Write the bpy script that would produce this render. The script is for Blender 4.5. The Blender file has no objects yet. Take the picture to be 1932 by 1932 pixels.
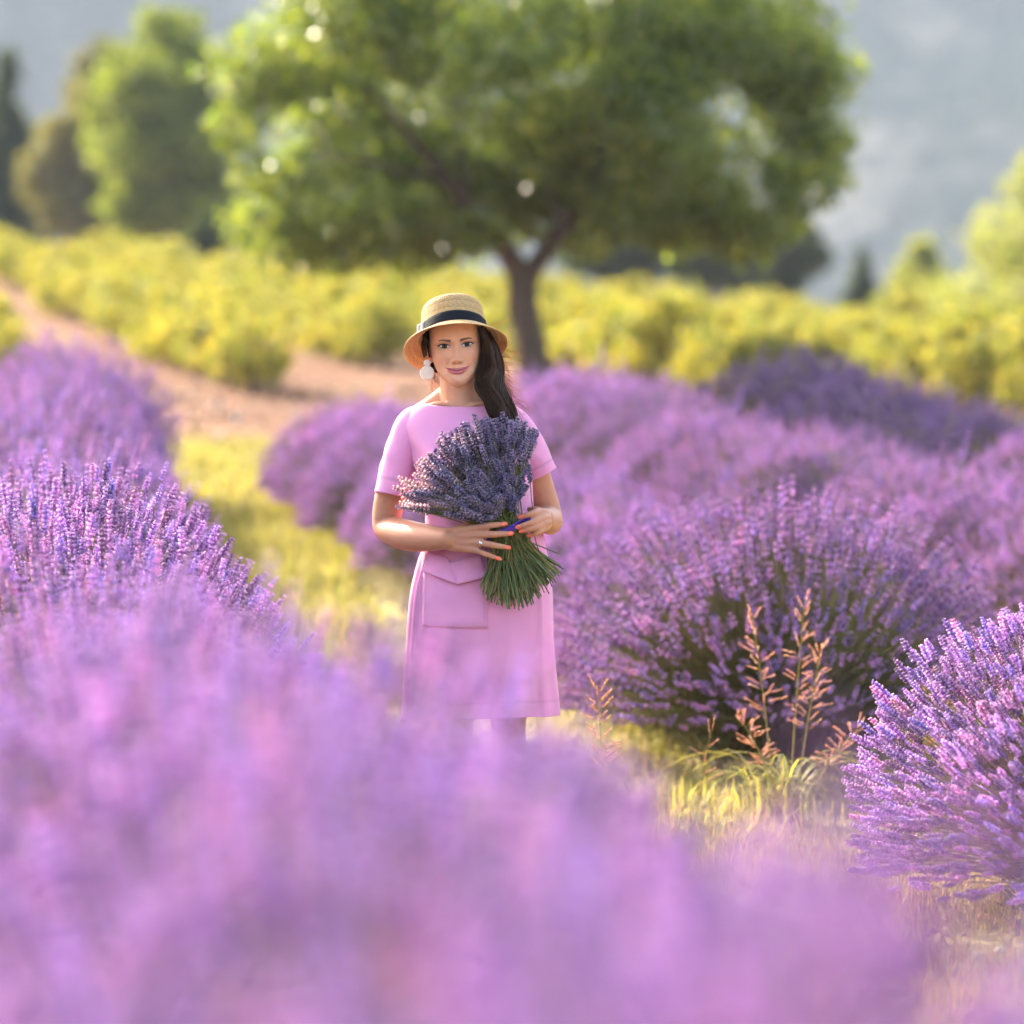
import bpy, math
import numpy as np
from math import radians, sin, cos, pi, sqrt
from mathutils import Vector, Matrix

sc = bpy.context.scene
COL = sc.collection
rng = np.random.default_rng(7)

# ---------------------------------------------------------------- camera
CAM_H, CAM_D, FPX = 1.45, 12.0, 7920.0        # camera 12 m in front of the woman
cam_d = bpy.data.cameras.new('camera')
cam = bpy.data.objects.new('camera', cam_d); COL.objects.link(cam)
cam_d.sensor_fit = 'HORIZONTAL'; cam_d.sensor_width = 24.0; cam_d.lens = 98.4
cam_d.clip_start = 0.1; cam_d.clip_end = 6000
cam.location = (0, -CAM_D, CAM_H)
cam.rotation_euler = (radians(90 - 1.81), 0, 0)
cam_d.dof.use_dof = True
cam_d.dof.focus_distance = 11.9
cam_d.dof.aperture_fstop = 1.36
sc.camera = cam

# ---------------------------------------------------------------- light
SUN_AZ, SUN_EL = radians(37), radians(30)     # azimuth to the left of the view axis (+Y), elevation
sd = Vector((-sin(SUN_AZ) * cos(SUN_EL), cos(SUN_AZ) * cos(SUN_EL), sin(SUN_EL)))
sun_d = bpy.data.lights.new('sun', 'SUN'); sun_d.energy = 3.0; sun_d.angle = radians(0.6)
sun_d.color = (1.0, 0.87, 0.68)
sun = bpy.data.objects.new('sun', sun_d); COL.objects.link(sun)
sun.rotation_euler = (-sd).to_track_quat('-Z', 'Y').to_euler()
w = bpy.data.worlds.new('World'); sc.world = w; w.use_nodes = True
nt = w.node_tree
bg = nt.nodes['Background']; bg.inputs['Strength'].default_value = 0.15
sky = nt.nodes.new('ShaderNodeTexSky'); sky.sky_type = 'NISHITA'; sky.sun_disc = False
sky.sun_elevation = SUN_EL; sky.sun_rotation = -SUN_AZ
sky.air_density = 1.0; sky.dust_density = 5.0; sky.ozone_density = 1.0
nt.links.new(sky.outputs[0], bg.inputs[0])

sc.view_settings.view_transform = 'Standard'; sc.view_settings.look = 'None'
sc.view_settings.gamma = 1.0; sc.view_settings.use_curve_mapping = False
sc.view_settings.exposure = 2.42
sc.render.engine = 'CYCLES'
cy = sc.cycles
cy.use_denoising = True
cy.use_adaptive_sampling = True; cy.adaptive_threshold = 0.03; cy.adaptive_min_samples = 16
try: cy.denoiser = 'OPENIMAGEDENOISE'
except Exception: pass
cy.max_bounces = 6; cy.diffuse_bounces = 3; cy.glossy_bounces = 2; cy.transmission_bounces = 4
cy.transparent_max_bounces = 6; cy.volume_bounces = 0
cy.sample_clamp_indirect = 6.0; cy.caustics_reflective = False; cy.caustics_refractive = False

# ---------------------------------------------------------------- helpers
def PX(px, py, y=0.0):
    """a point of the photograph (1932-pixel grid) at depth y behind the woman's plane"""
    k = (CAM_D + y) / FPX
    return np.array([(px - 966) * k, y, CAM_H - (py - 716) * k])

def smooth(e0, e1, x):
    t = np.clip((np.asarray(x, float) - e0) / (e1 - e0), 0, 1); return t * t * (3 - 2 * t)

def mesh(name, V, faces, col=None, smooth_sh=False):
    """faces: list of int arrays (n,3) / (n,4)"""
    V = np.asarray(V, np.float32).reshape(-1, 3)
    faces = [np.asarray(f, np.int32) for f in faces if f is not None and len(f)]
    me = bpy.data.meshes.new(name)
    me.vertices.add(len(V)); me.vertices.foreach_set('co', V.ravel())
    nl = sum(f.size for f in faces); npoly = sum(len(f) for f in faces)
    me.loops.add(nl); me.polygons.add(npoly)
    me.loops.foreach_set('vertex_index', np.concatenate([f.ravel() for f in faces]).astype(np.int32))
    starts = []; o = 0
    for f in faces:
        k = f.shape[1]; starts.append(o + np.arange(len(f)) * k); o += f.size
    me.polygons.foreach_set('loop_start', np.concatenate(starts).astype(np.int32))
    if smooth_sh:
        me.polygons.foreach_set('use_smooth', np.ones(npoly, bool))
    me.update(calc_edges=True)
    if col is not None:
        a = me.color_attributes.new('col', 'FLOAT_COLOR', 'POINT')
        c = np.ones((len(V), 4), np.float32); c[:, :3] = np.asarray(col, np.float32).reshape(-1, 3) if np.ndim(col) > 1 else col
        a.data.foreach_set('color', c.ravel())
    me.validate()
    return me

def obj(name, me, mat=None, parent=None, **props):
    o = bpy.data.objects.new(name, me); COL.objects.link(o)
    if mat is not None and me is not None and len(me.materials) == 0: me.materials.append(mat)
    if parent is not None: o.parent = parent
    for k, v in props.items(): o[k] = v
    return o

def empty(name, loc=(0, 0, 0), rz=0.0, **props):
    o = bpy.data.objects.new(name, None); COL.objects.link(o)
    o.location = loc; o.rotation_euler = (0, 0, rz); o.empty_display_size = 0.1
    for k, v in props.items(): o[k] = v
    return o

class Geo:
    def __init__(s): s.V = []; s.F3 = []; s.F4 = []; s.C = []; s.n = 0
    def add(s, V, F3=None, F4=None, C=(1, 1, 1)):
        V = np.asarray(V, float).reshape(-1, 3)
        if F3 is not None and len(F3): s.F3.append(np.asarray(F3) + s.n)
        if F4 is not None and len(F4): s.F4.append(np.asarray(F4) + s.n)
        C = np.asarray(C, float)
        s.C.append(np.broadcast_to(C, V.shape).copy() if C.ndim == 1 else C)
        s.V.append(V); s.n += len(V); return s
    def mesh(s, name, smooth_sh=False):
        fs = []
        if s.F3: fs.append(np.concatenate(s.F3))
        if s.F4: fs.append(np.concatenate(s.F4))
        return mesh(name, np.concatenate(s.V), fs, np.concatenate(s.C), smooth_sh)

def norm(v): return v / np.maximum(np.linalg.norm(v, axis=-1, keepdims=True), 1e-9)

def frames(d, roll=None):
    """basis (N,3,3), columns x,y,z with z along d"""
    d = norm(np.asarray(d, float)); N = len(d)
    ref = np.where(np.abs(d[:, 2:3]) < 0.9, np.array([[0, 0, 1.]]), np.array([[1., 0, 0]]))
    u = norm(np.cross(ref, d)); v = np.cross(d, u)
    if roll is not None:
        c, s = np.cos(roll)[:, None], np.sin(roll)[:, None]; u, v = u * c + v * s, v * c - u * s
    return np.stack([u, v, d], axis=2)

def instance(tv, tf, tc, O, B, cm=None):
    N, n = len(O), len(tv)
    V = O[:, None, :] + np.einsum('nij,vj->nvi', B, tv)
    F = tf[None] + (np.arange(N) * n)[:, None, None]
    C = np.broadcast_to(tc[None], (N, n, 3))
    if cm is not None: C = C * cm[:, None, :]
    return V.reshape(-1, 3), F.reshape(-1, tf.shape[1]), C.reshape(-1, 3)

def tubes(P, R, sides=3):
    """P (N,K,3), R (N,K) -> verts, quads"""
    N, K, _ = P.shape
    T = np.gradient(P, axis=1); T = norm(T)
    mean = norm(P[:, -1] - P[:, 0])
    ref = np.where(np.abs(mean[:, 2:3]) < 0.9, np.array([[0, 0, 1.]]), np.array([[1., 0, 0]]))[:, None, :]
    u = norm(np.cross(np.broadcast_to(ref, T.shape), T)); v = np.cross(T, u)
    a = np.arange(sides) / sides * 2 * pi
    V = P[:, :, None, :] + R[:, :, None, None] * (np.cos(a)[None, None, :, None] * u[:, :, None, :] + np.sin(a)[None, None, :, None] * v[:, :, None, :])
    i = np.arange(N)[:, None, None]; k = np.arange(K - 1)[None, :, None]; s = np.arange(sides)[None, None, :]
    b = i * K * sides + k * sides
    q = np.stack([b + s, b + (s + 1) % sides, b + sides + (s + 1) % sides, b + sides + s], axis=-1)
    return V.reshape(-1, 3), q.reshape(-1, 4)

def spline(pts, n, dims=None):
    """Catmull-Rom through rows of pts (any number of columns)"""
    p = np.asarray(pts, float); m = len(p)
    t = np.linspace(0, m - 1, n); i = np.clip(t.astype(int), 0, m - 2); f = (t - i)[:, None]
    P0 = p[np.maximum(i - 1, 0)]; P1 = p[i]; P2 = p[i + 1]; P3 = p[np.minimum(i + 2, m - 1)]
    return 0.5 * ((2 * P1) + (-P0 + P2) * f + (2 * P0 - 5 * P1 + 4 * P2 - P3) * f ** 2 + (-P0 + 3 * P1 - 3 * P2 + P3) * f ** 3)

def interp(tab, x):
    """smooth interpolation in a table of rows (x, value...) sorted by x"""
    tab = np.asarray(tab, float); xs = tab[:, 0]; x = np.clip(np.asarray(x, float), xs[0], xs[-1])
    i = np.clip(np.searchsorted(xs, x) - 1, 0, len(xs) - 2); f = (x - xs[i]) / (xs[i + 1] - xs[i])
    Y = tab[:, 1:]; D = np.gradient(Y, xs, axis=0); h = (xs[i + 1] - xs[i])[..., None]; f = f[..., None]
    h00 = 2 * f ** 3 - 3 * f ** 2 + 1; h10 = f ** 3 - 2 * f ** 2 + f; h01 = -2 * f ** 3 + 3 * f ** 2; h11 = f ** 3 - f ** 2
    return h00 * Y[i] + h10 * h * D[i] + h01 * Y[i + 1] + h11 * h * D[i + 1]

def grid_faces(nu, nv, wrap_u=False):
    iu = np.arange(nu if wrap_u else nu - 1); iv = np.arange(nv - 1)
    a, b = np.meshgrid(iu, iv, indexing='ij'); a2 = (a + 1) % nu
    return np.stack([a * nv + b, a2 * nv + b, a2 * nv + b + 1, a * nv + b + 1], -1).reshape(-1, 4)

def ellipsoid(c, r, B=None, nu=20, nv=12):
    u = np.arange(nu) / nu * 2 * pi; v = np.linspace(0.02, pi - 0.02, nv)
    U, W = np.meshgrid(u, v, indexing='ij')
    P = np.stack([np.sin(W) * np.cos(U) * r[0], np.sin(W) * np.sin(U) * r[1], np.cos(W) * r[2]], -1).reshape(-1, 3)
    if B is not None: P = P @ np.asarray(B).T
    return P + np.asarray(c), grid_faces(nu, nv, True)

def limb(pts, n=24, sides=16, flat=None):
    """closed tapered limb through rows (x,y,z,r)"""
    s = spline(pts, n); P, R = s[:, :3], s[:, 3]
    t0 = norm(P[0] - P[1]); t1 = norm(P[-1] - P[-2])
    pre = [(P[0] + t0 * R[0] * a, R[0] * b) for a, b in ((0.98, 0.15), (0.8, 0.6), (0.45, 0.89))]
    post = [(P[-1] + t1 * R[-1] * a, R[-1] * b) for a, b in ((0.45, 0.89), (0.8, 0.6), (0.98, 0.15))]
    PP = np.array([p for p, _ in pre] + list(P) + [p for p, _ in post]); RR = np.array([r for _, r in pre] + list(R) + [r for _, r in post])
    V, Q = tubes(PP[None], RR[None], sides)
    n0 = len(V); V = np.vstack([V, PP[:1], PP[-1:]])
    s_ = np.arange(sides); T0 = np.stack([(s_ + 1) % sides, s_, np.full(sides, n0)], -1)
    l = n0 - sides; T1 = np.stack([l + s_, l + (s_ + 1) % sides, np.full(sides, n0 + 1)], -1)
    return V, np.vstack([T0, T1]), Q

# ---------------------------------------------------------------- materials
def nodes(name):
    m = bpy.data.materials.new(name); m.use_nodes = True; t = m.node_tree
    return m, t, t.nodes['Principled BSDF'], t.nodes['Material Output']

def vcol_mat(name, rough=0.6, trans=0.0, spec=0.3, tint=(1, 1, 1), noise=0.0, nscale=60, tr_tint=None, bump=0.0, sss=0.0, sheen=0.0, objvar=0.0):
    """principled material over the 'col' attribute, with optional leaf translucency, grain and per-object variation"""
    m, t, p, out = nodes(name); L = t.links.new
    at = t.nodes.new('ShaderNodeAttribute'); at.attribute_name = 'col'
    c = at.outputs['Color']
    if tint != (1, 1, 1):
        mx = t.nodes.new('ShaderNodeMix'); mx.data_type = 'RGBA'; mx.blend_type = 'MULTIPLY'; mx.inputs[0].default_value = 1
        mx.inputs[7].default_value = (*tint, 1); L(c, mx.inputs[6]); c = mx.outputs[2]
    if noise:
        tc = t.nodes.new('ShaderNodeTexCoord')
        nz = t.nodes.new('ShaderNodeTexNoise'); nz.inputs['Scale'].default_value = nscale; nz.inputs['Detail'].default_value = 4
        L(tc.outputs['Object'], nz.inputs['Vector'])
        mr = t.nodes.new('ShaderNodeMapRange'); mr.inputs[1].default_value = 0.3; mr.inputs[2].default_value = 0.7
        mr.inputs[3].default_value = 1 - noise; mr.inputs[4].default_value = 1 + noise; L(nz.outputs[0], mr.inputs[0])
        hs = t.nodes.new('ShaderNodeHueSaturation'); L(mr.outputs[0], hs.inputs['Value']); L(c, hs.inputs['Color']); c = hs.outputs[0]
        if bump:
            b = t.nodes.new('ShaderNodeBump'); b.inputs['Strength'].default_value = bump; b.inputs['Distance'].default_value = 0.01
            L(nz.outputs[0], b.inputs['Height']); L(b.outputs[0], p.inputs['Normal'])
    if objvar:
        oi = t.nodes.new('ShaderNodeObjectInfo'); mr2 = t.nodes.new('ShaderNodeMapRange')
        mr2.inputs[3].default_value = 1 - objvar; mr2.inputs[4].default_value = 1 + objvar; L(oi.outputs['Random'], mr2.inputs[0])
        mr3 = t.nodes.new('ShaderNodeMapRange'); mr3.inputs[3].default_value = 0.5 - objvar * 0.07; mr3.inputs[4].default_value = 0.5 + objvar * 0.07
        ml = t.nodes.new('ShaderNodeMath'); ml.operation = 'FRACT'; m2 = t.nodes.new('ShaderNodeMath'); m2.operation = 'MULTIPLY'; m2.inputs[1].default_value = 7.13
        L(oi.outputs['Random'], m2.inputs[0]); L(m2.outputs[0], ml.inputs[0]); L(ml.outputs[0], mr3.inputs[0])
        h2 = t.nodes.new('ShaderNodeHueSaturation'); L(mr2.outputs[0], h2.inputs['Value']); L(mr3.outputs[0], h2.inputs['Hue']); L(c, h2.inputs['Color']); c = h2.outputs[0]
    L(c, p.inputs['Base Color'])
    p.inputs['Roughness'].default_value = rough; p.inputs['Specular IOR Level'].default_value = spec
    if sss:
        p.inputs['Subsurface Weight'].default_value = sss; p.inputs['Subsurface Radius'].default_value = (1.0, 0.35, 0.2); p.inputs['Subsurface Scale'].default_value = 0.012
    if sheen:
        p.inputs['Sheen Weight'].default_value = sheen; p.inputs['Sheen Roughness'].default_value = 0.5
    if trans:
        tr = t.nodes.new('ShaderNodeBsdfTranslucent'); src = c
        if tr_tint is not None:
            mx = t.nodes.new('ShaderNodeMix'); mx.data_type = 'RGBA'; mx.blend_type = 'MULTIPLY'; mx.inputs[0].default_value = 1
            mx.inputs[7].default_value = (*tr_tint, 1); L(c, mx.inputs[6]); src = mx.outputs[2]
        L(src, tr.inputs[0])
        ms = t.nodes.new('ShaderNodeMixShader'); ms.inputs[0].default_value = trans
        L(p.outputs[0], ms.inputs[1]); L(tr.outputs[0], ms.inputs[2]); L(ms.outputs[0], out.inputs[0])
    return m

M = {}
M['floret'] = vcol_mat('lavender_floret', rough=0.6, trans=0.46, spec=0.25, tr_tint=(1.43, 1.22, 1.38), objvar=0.10)
M['stem'] = vcol_mat('lavender_stem', rough=0.6, trans=0.25, spec=0.2)
M['leaf'] = vcol_mat('tree_leaf', rough=0.27, trans=0.54, spec=0.75, tr_tint=(1.8, 1.75, 0.65))
M['farleaf'] = vcol_mat('far_leaf', rough=0.6, trans=0.4, spec=0.25, tr_tint=(1.4, 1.5, 0.6))
M['vineleaf'] = vcol_mat('vine_leaf', rough=0.5, trans=0.55, spec=0.35, tr_tint=(1.45, 1.4, 0.7), objvar=0.08)
M['grass'] = vcol_mat('grass_blade', rough=0.55, trans=0.45, spec=0.3, tr_tint=(1.4, 1.35, 0.6))
M['bark'] = vcol_mat('bark', rough=0.9, noise=0.35, nscale=25, bump=0.8)
M['skin'] = vcol_mat('skin', rough=0.5, spec=0.35, sss=0.25, noise=0.04, nscale=90)
M['dress'] = vcol_mat('dress_fabric', rough=0.75, spec=0.2, trans=0.22, tr_tint=(1.15, 0.75, 0.9), noise=0.035, nscale=420, bump=0.12, sheen=0.25)
M['hair'] = vcol_mat('hair', rough=0.4, spec=0.22, trans=0.12, tr_tint=(5, 2.6, 1.2))
M['hair'].node_tree.nodes['Principled BSDF'].inputs['Specular Tint'].default_value = (0.75, 0.42, 0.28, 1)
M['straw'] = vcol_mat('straw', rough=0.6, spec=0.35, trans=0.18, tr_tint=(1.3, 0.9, 0.5), noise=0.22, nscale=190, bump=0.3)
M['ribbon'] = vcol_mat('ribbon', rough=0.8, spec=0.12, noise=0.08, nscale=300)
M['shell'] = vcol_mat('shell_disc', rough=0.3, spec=0.6, trans=0.3, noise=0.05, nscale=60)
M['gloss'] = vcol_mat('gloss', rough=0.18, spec=0.5)
M['wisp'] = vcol_mat('backlit_wisp', rough=0.4, spec=0.4, trans=0.6, tr_tint=(1.6, 1.3, 1.0))
M['eye'] = vcol_mat('eye_surface', rough=0.12, spec=0.22)
M['metal'] = vcol_mat('ring_metal', rough=0.2, spec=0.8); M['metal'].node_tree.nodes['Principled BSDF'].inputs['Metallic'].default_value = 1.0
# ---------------------------------------------------------------- terrain
def gz(X, Y):
    X = np.asarray(X, float); D = np.asarray(Y, float) + CAM_D
    a = 1.2 * np.log1p(np.exp(np.clip((D - 15) / 1.2, -40, 40)))           # starts to climb behind the woman
    b = 2.0 * np.log1p(np.exp(np.clip((D - 30) / 2.0, -40, 40)))
    c = 4.0 * np.log1p(np.exp(np.clip((D - 67) / 4.0, -80, 80)))
    e = 10 * np.log1p(np.exp(np.clip((D - 130) / 10.0, -80, 80)))
    z = 0.074 * a - 0.033 * b - 0.09 * c + 0.04 * e
    tilt = smooth(26, 66, D) * (1 - smooth(70, 130, D))
    z = z - 0.105 * X * tilt * (1 / (1 + (np.abs(X) / 30) ** 2))
    near = 1 - smooth(80, 140, D)
    z = z + near * (0.012 * np.sin(X * 5.1 + 1.3 * np.sin(Y * 3.3)) + 0.012 * np.sin(Y * 4.3 + X * 2.1))
    return z

def ground_sheet():
    xs = np.concatenate([-np.geomspace(1500, 9, 26), np.linspace(-8, 8, 110), np.geomspace(9, 1500, 26)])
    ys = np.concatenate([-np.geomspace(150, 16, 8), np.linspace(-14, 30, 220), np.linspace(31, 80, 60), np.geomspace(84, 2200, 40)])
    X, Y = np.meshgrid(xs, ys, indexing='ij'); Z = gz(X, Y)
    far = smooth(200, 400, Y); Z = np.where(far > 0, Z * (1 - far) - 2.0 * far, Z)
    return mesh('ground', np.stack([X, Y, Z], -1), [grid_faces(len(xs), len(ys))], smooth_sh=True)

def ground_material():
    m, t, p, out = nodes('field_soil'); L = t.links.new
    geo = t.nodes.new('ShaderNodeNewGeometry')
    n1 = t.nodes.new('ShaderNodeTexNoise'); n1.inputs['Scale'].default_value = 0.9; n1.inputs['Detail'].default_value = 6
    n2 = t.nodes.new('ShaderNodeTexNoise'); n2.inputs['Scale'].default_value = 14; n2.inputs['Detail'].default_value = 8; n2.inputs['Roughness'].default_value = 0.7
    n3 = t.nodes.new('ShaderNodeTexVoronoi'); n3.inputs['Scale'].default_value = 38
    for n in (n1, n2, n3): L(geo.outputs['Position'], n.inputs['Vector'])
    r1 = t.nodes.new('ShaderNodeValToRGB'); e = r1.color_ramp.elements
    e[0].position = 0.25; e[0].color = (0.15, 0.070, 0.043, 1); e[1].position = 0.8; e[1].color = (0.30, 0.165, 0.105, 1)
    L(n2.outputs[0], r1.inputs[0])
    r2 = t.nodes.new('ShaderNodeValToRGB'); e = r2.color_ramp.elements
    e[0].position = 0.3; e[0].color = (0.33, 0.28, 0.115, 1); e[1].position = 0.7; e[1].color = (0.43, 0.36, 0.16, 1)
    L(n2.outputs[0], r2.inputs[0])
    # dry turf in the lanes, bare reddish earth from the end of the rows onward
    sep = t.nodes.new('ShaderNodeSeparateXYZ'); L(geo.outputs['Position'], sep.inputs[0])
    mr = t.nodes.new('ShaderNodeMapRange'); mr.inputs[1].default_value = 13.0; mr.inputs[2].default_value = 17.0; mr.inputs[3].default_value = 0.62; mr.inputs[4].default_value = 0.12
    L(sep.outputs['Y'], mr.inputs[0])
    mr2 = t.nodes.new('ShaderNodeMapRange'); mr2.inputs[1].default_value = 70; mr2.inputs[2].default_value = 110; mr2.inputs[3].default_value = 0; mr2.inputs[4].default_value = 0.5
    L(sep.outputs['Y'], mr2.inputs[0])
    ad0 = t.nodes.new('ShaderNodeMath'); ad0.operation = 'ADD'; L(mr.outputs[0], ad0.inputs[0]); L(mr2.outputs[0], ad0.inputs[1])
    ad = t.nodes.new('ShaderNodeMath'); ad.operation = 'ADD'; L(n1.outputs[0], ad.inputs[0]); L(ad0.outputs[0], ad.inputs[1])
    st = t.nodes.new('ShaderNodeMapRange'); st.inputs[1].default_value = 0.72; st.inputs[2].default_value = 1.0; L(ad.outputs[0], st.inputs[0])
    mx = t.nodes.new('ShaderNodeMix'); mx.data_type = 'RGBA'; L(st.outputs[0], mx.inputs[0]); L(r1.outputs[0], mx.inputs[6]); L(r2.outputs[0], mx.inputs[7])
    L(mx.outputs[2], p.inputs['Base Color']); p.inputs['Roughness'].default_value = 0.95; p.inputs['Specular IOR Level'].default_value = 0.1
    ba = t.nodes.new('ShaderNodeMath'); ba.operation = 'ADD'; L(n2.outputs[0], ba.inputs[0]); L(n3.outputs['Distance'], ba.inputs[1])
    b = t.nodes.new('ShaderNodeBump'); b.inputs['Strength'].default_value = 0.7; b.inputs['Distance'].default_value = 0.03
    L(ba.outputs[0], b.inputs['Height']); L(b.outputs[0], p.inputs['Normal'])
    return m
obj('ground', ground_sheet(), ground_material(), kind='structure')

# hazy wooded mountain across the valley
def mountain():
    r = np.random.default_rng(3)
    xs = np.linspace(-900, 900, 150); ys = np.linspace(520, 1500, 90)
    X, Y = np.meshgrid(xs, ys, indexing='ij')
    Z = 215 * smooth(500, 1150, Y - 0.14 * X) * (1 - 0.5 * smooth(1150, 1520, Y))
    for k in range(46):
        fx, fy = r.normal(0, 1, 2) * 0.004 * (1 + k * 0.16); ph = r.uniform(0, 6.28)
        Z += 8 / (1 + k * 0.22) * np.sin(X * fx + Y * fy + ph) * smooth(520, 760, Y)
    Z = Z * smooth(515, 640, Y) * (1 - smooth(650, 900, np.abs(X)) * 0.8) - 6
    return mesh('mountain', np.stack([X, Y, Z], -1), [grid_faces(len(xs), len(ys))], smooth_sh=True)
def mountain_material():
    m, t, p, out = nodes('mountain_slope'); L = t.links.new
    geo = t.nodes.new('ShaderNodeNewGeometry')
    mp = t.nodes.new('ShaderNodeMapping'); mp.inputs['Scale'].default_value = (1, 0.45, 1); L(geo.outputs['Position'], mp.inputs[0])
    n1 = t.nodes.new('ShaderNodeTexNoise'); n1.inputs['Scale'].default_value = 0.034; n1.inputs['Detail'].default_value = 7; n1.inputs['Roughness'].default_value = 0.62
    L(mp.outputs[0], n1.inputs['Vector'])
    n2 = t.nodes.new('ShaderNodeTexVoronoi'); n2.inputs['Scale'].default_value = 0.13; L(geo.outputs['Position'], n2.inputs['Vector'])
    r1 = t.nodes.new('ShaderNodeValToRGB'); e = r1.color_ramp.elements
    e[0].position = 0.45; e[0].color = (0.018, 0.028, 0.022, 1); e[1].position = 0.64; e[1].color = (0.13, 0.12, 0.10, 1)
    L(n1.outputs[0], r1.inputs[0]); L(r1.outputs[0], p.inputs['Base Color'])
    p.inputs['Roughness'].default_value = 1.0; p.inputs['Specular IOR Level'].default_value = 0.0
    b = t.nodes.new('ShaderNodeBump'); b.inputs['Strength'].default_value = 0.8; b.inputs['Distance'].default_value = 5
    L(n2.outputs['Distance'], b.inputs['Height']); L(b.outputs[0], p.inputs['Normal'])
    return m
obj('mountain', mountain(), mountain_material(), kind='structure')

# ---------------------------------------------------------------- trees
def leaf_cloud(r, centers, radii, counts, size, cols, squash=0.8, up=0.35, shell=0.55):
    """folded leaves scattered through clumps; returns Geo"""
    g = Geo()
    tv = np.array([[0, 0, 0], [0.5, 0.08, 0.45], [0, -0.06, 0.5], [-0.5, 0.08, 0.45], [0, 0, 1.0]], float)
    tf = np.array([[0, 1, 2], [0, 2, 3], [1, 4, 2], [2, 4, 3]])
    for c, R, n in zip(centers, radii, counts):
        n = int(n)
        d = norm(r.normal(size=(n, 3))); rad = R * (shell + (1 - shell) * r.random(n)) * (0.75 + 0.45 * r.random(n))
        O = c + d * rad[:, None] * np.array([1, 1, squash])
        dr = norm(d * 0.7 + r.normal(size=(n, 3)) * 0.6 + np.array([0, 0, -up]))
        s = size * r.uniform(0.65, 1.35, n)
        B = frames(dr, r.uniform(0, 6.28, n)) * s[:, None, None]
        B[:, :, 0] *= 0.62; 
        ci = r.integers(0, len(cols), n); cm = np.asarray(cols)[ci] * r.uniform(0.75, 1.25, (n, 1))
        V, F, C = instance(tv, tf, np.ones((5, 3)), O, B, cm)
        g.add(V, F3=F, C=C)
    return g

def branch_set(r, base, forks, col):
    """tubes through control polylines of rows (x,y,z,r)"""
    g = Geo()
    for pl in forks:
        s = spline(pl, 14); P = s[:, :3] + r.normal(0, 0.012, (14, 3)) * s[:, 3:4] * 6
        V, Q = tubes(P[None], s[None, :, 3], 9); g.add(V, F4=Q, C=col)
    return g

LEAF_GREEN = [(0.118, 0.168, 0.035), (0.155, 0.205, 0.04), (0.095, 0.145, 0.037), (0.22, 0.245, 0.045), (0.13, 0.175, 0.045)]
def main_tree():
    r = np.random.default_rng(21)
    Y = 22.0; X = 0.19; z0 = float(gz(X, Y))
    root = empty('oak_tree', (X, Y, z0), label='broad green leafy tree with leaning forked trunk behind the woman', category='tree')
    k = (CAM_D + Y) / FPX
    def q(px, py, dy=0.0): return np.array([(px - 966) * k - X, dy, CAM_H - (py - 716) * k - z0])
    tr = [[*q(1040, 756), 0.20], [*q(1014, 705), 0.15], [*q(993, 620), 0.125], [*q(986, 545), 0.128], [*q(973, 500), 0.10], [*q(930, 450, -0.1), 0.075], [*q(880, 390, -0.2), 0.06], [*q(800, 290, -0.4), 0.04], [*q(690, 170, -0.5), 0.02]]
    lim = [[[*q(985, 550), 0.095], [*q(1012, 495, 0.05), 0.085], [*q(1060, 430, 0.1), 0.07], [*q(1110, 350, 0.2), 0.06], [*q(1160, 240, 0.2), 0.035], [*q(1230, 100, 0.2), 0.02]],
           [[*q(1110, 350, .2), 0.04], [*q(1220, 290, 0.0), 0.03], [*q(1340, 250, -.2), 0.016]],
           [[*q(1060, 430, .1), 0.036], [*q(1030, 300, .4), 0.03], [*q(1010, 150, .5), 0.02], [*q(1000, 20, .4), 0.012]],
           [[*q(880, 390, -.2), 0.035], [*q(870, 280, .3), 0.026], [*q(860, 130, .5), 0.016]],
           [[*q(840, 340, -.3), 0.03], [*q(740, 330, -.9), 0.02], [*q(600, 300, -1.2), 0.012]],
           [[*q(1150, 270, .2), 0.028], [*q(1120, 150, -.7), 0.02], [*q(1150, 60, -1.2), 0.012]]]
    obj('trunk', branch_set(r, None, [tr], (0.095, 0.062, 0.042)).mesh('trunk', True), M['bark'], root)
    for pl in lim: obj('limb', branch_set(r, None, [pl], (0.095, 0.060, 0.042)).mesh('limb', True), M['bark'], root)
    # clumps: centre of the crown 2.7 m up
    cs, rs = [], []
    while len(cs) < 88:
        d = r.uniform(-1, 1, 3)
        if np.linalg.norm(d) > 1: continue
        if np.linalg.norm(d) < 0.45 and r.random() < 0.6: continue
        c = np.array([d[0] * 2.25, d[1] * 2.0, 2.75 + d[2] * 1.75])
        rx = abs(c[0] + 0.05)
        if c[2] < (2.0 if rx < 0.75 else 1.55) and rx < 0.95 and c[1] < 0.5: continue
        if c[2] < 1.3 and c[0] > 0.4: continue
        cs.append(c); rs.append(r.uniform(0.32, 0.6))
    for (px, py, dy) in ((520, 400, -.5), (600, 430, -.4), (660, 380, -.8), (720, 420, -.5), (790, 400, -.6), (480, 330, 0), (450, 240, 0), (480, 150, .2), (1480, 330, 0), (1500, 230, .2), (1440, 410, -.2), (1440, 130, 0), (1360, 400, .3), (1520, 350, -.4), (570, 330, -.7), (640, 250, -.9), (900, 440, -.4), (1180, 420, -.5), (840, 455, .5), (760, 460, .3), (930, 400, .9), (1040, 400, 1.0), (1250, 430, .5), (1120, 440, .8), (980, 360, 1.1), (680, 450, -.3), (1310, 330, -.6), (560, 455, -.2), (620, 468, .3), (500, 420, .4), (1400, 440, .2), (1480, 415, .3), (1530, 300, .5), (1555, 260, 0), (1460, 60, .1), (1300, 420, .9)):
        cs.append(q(px, py, dy)); rs.append(r.uniform(0.2, 0.36))
    cn = [int(2050 * R ** 2 + 120) for R in rs]
    g = leaf_cloud(r, cs, rs, cn, 0.085, LEAF_GREEN, squash=0.75)
    obj('crown', g.mesh('crown'), M['leaf'], root)
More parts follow.
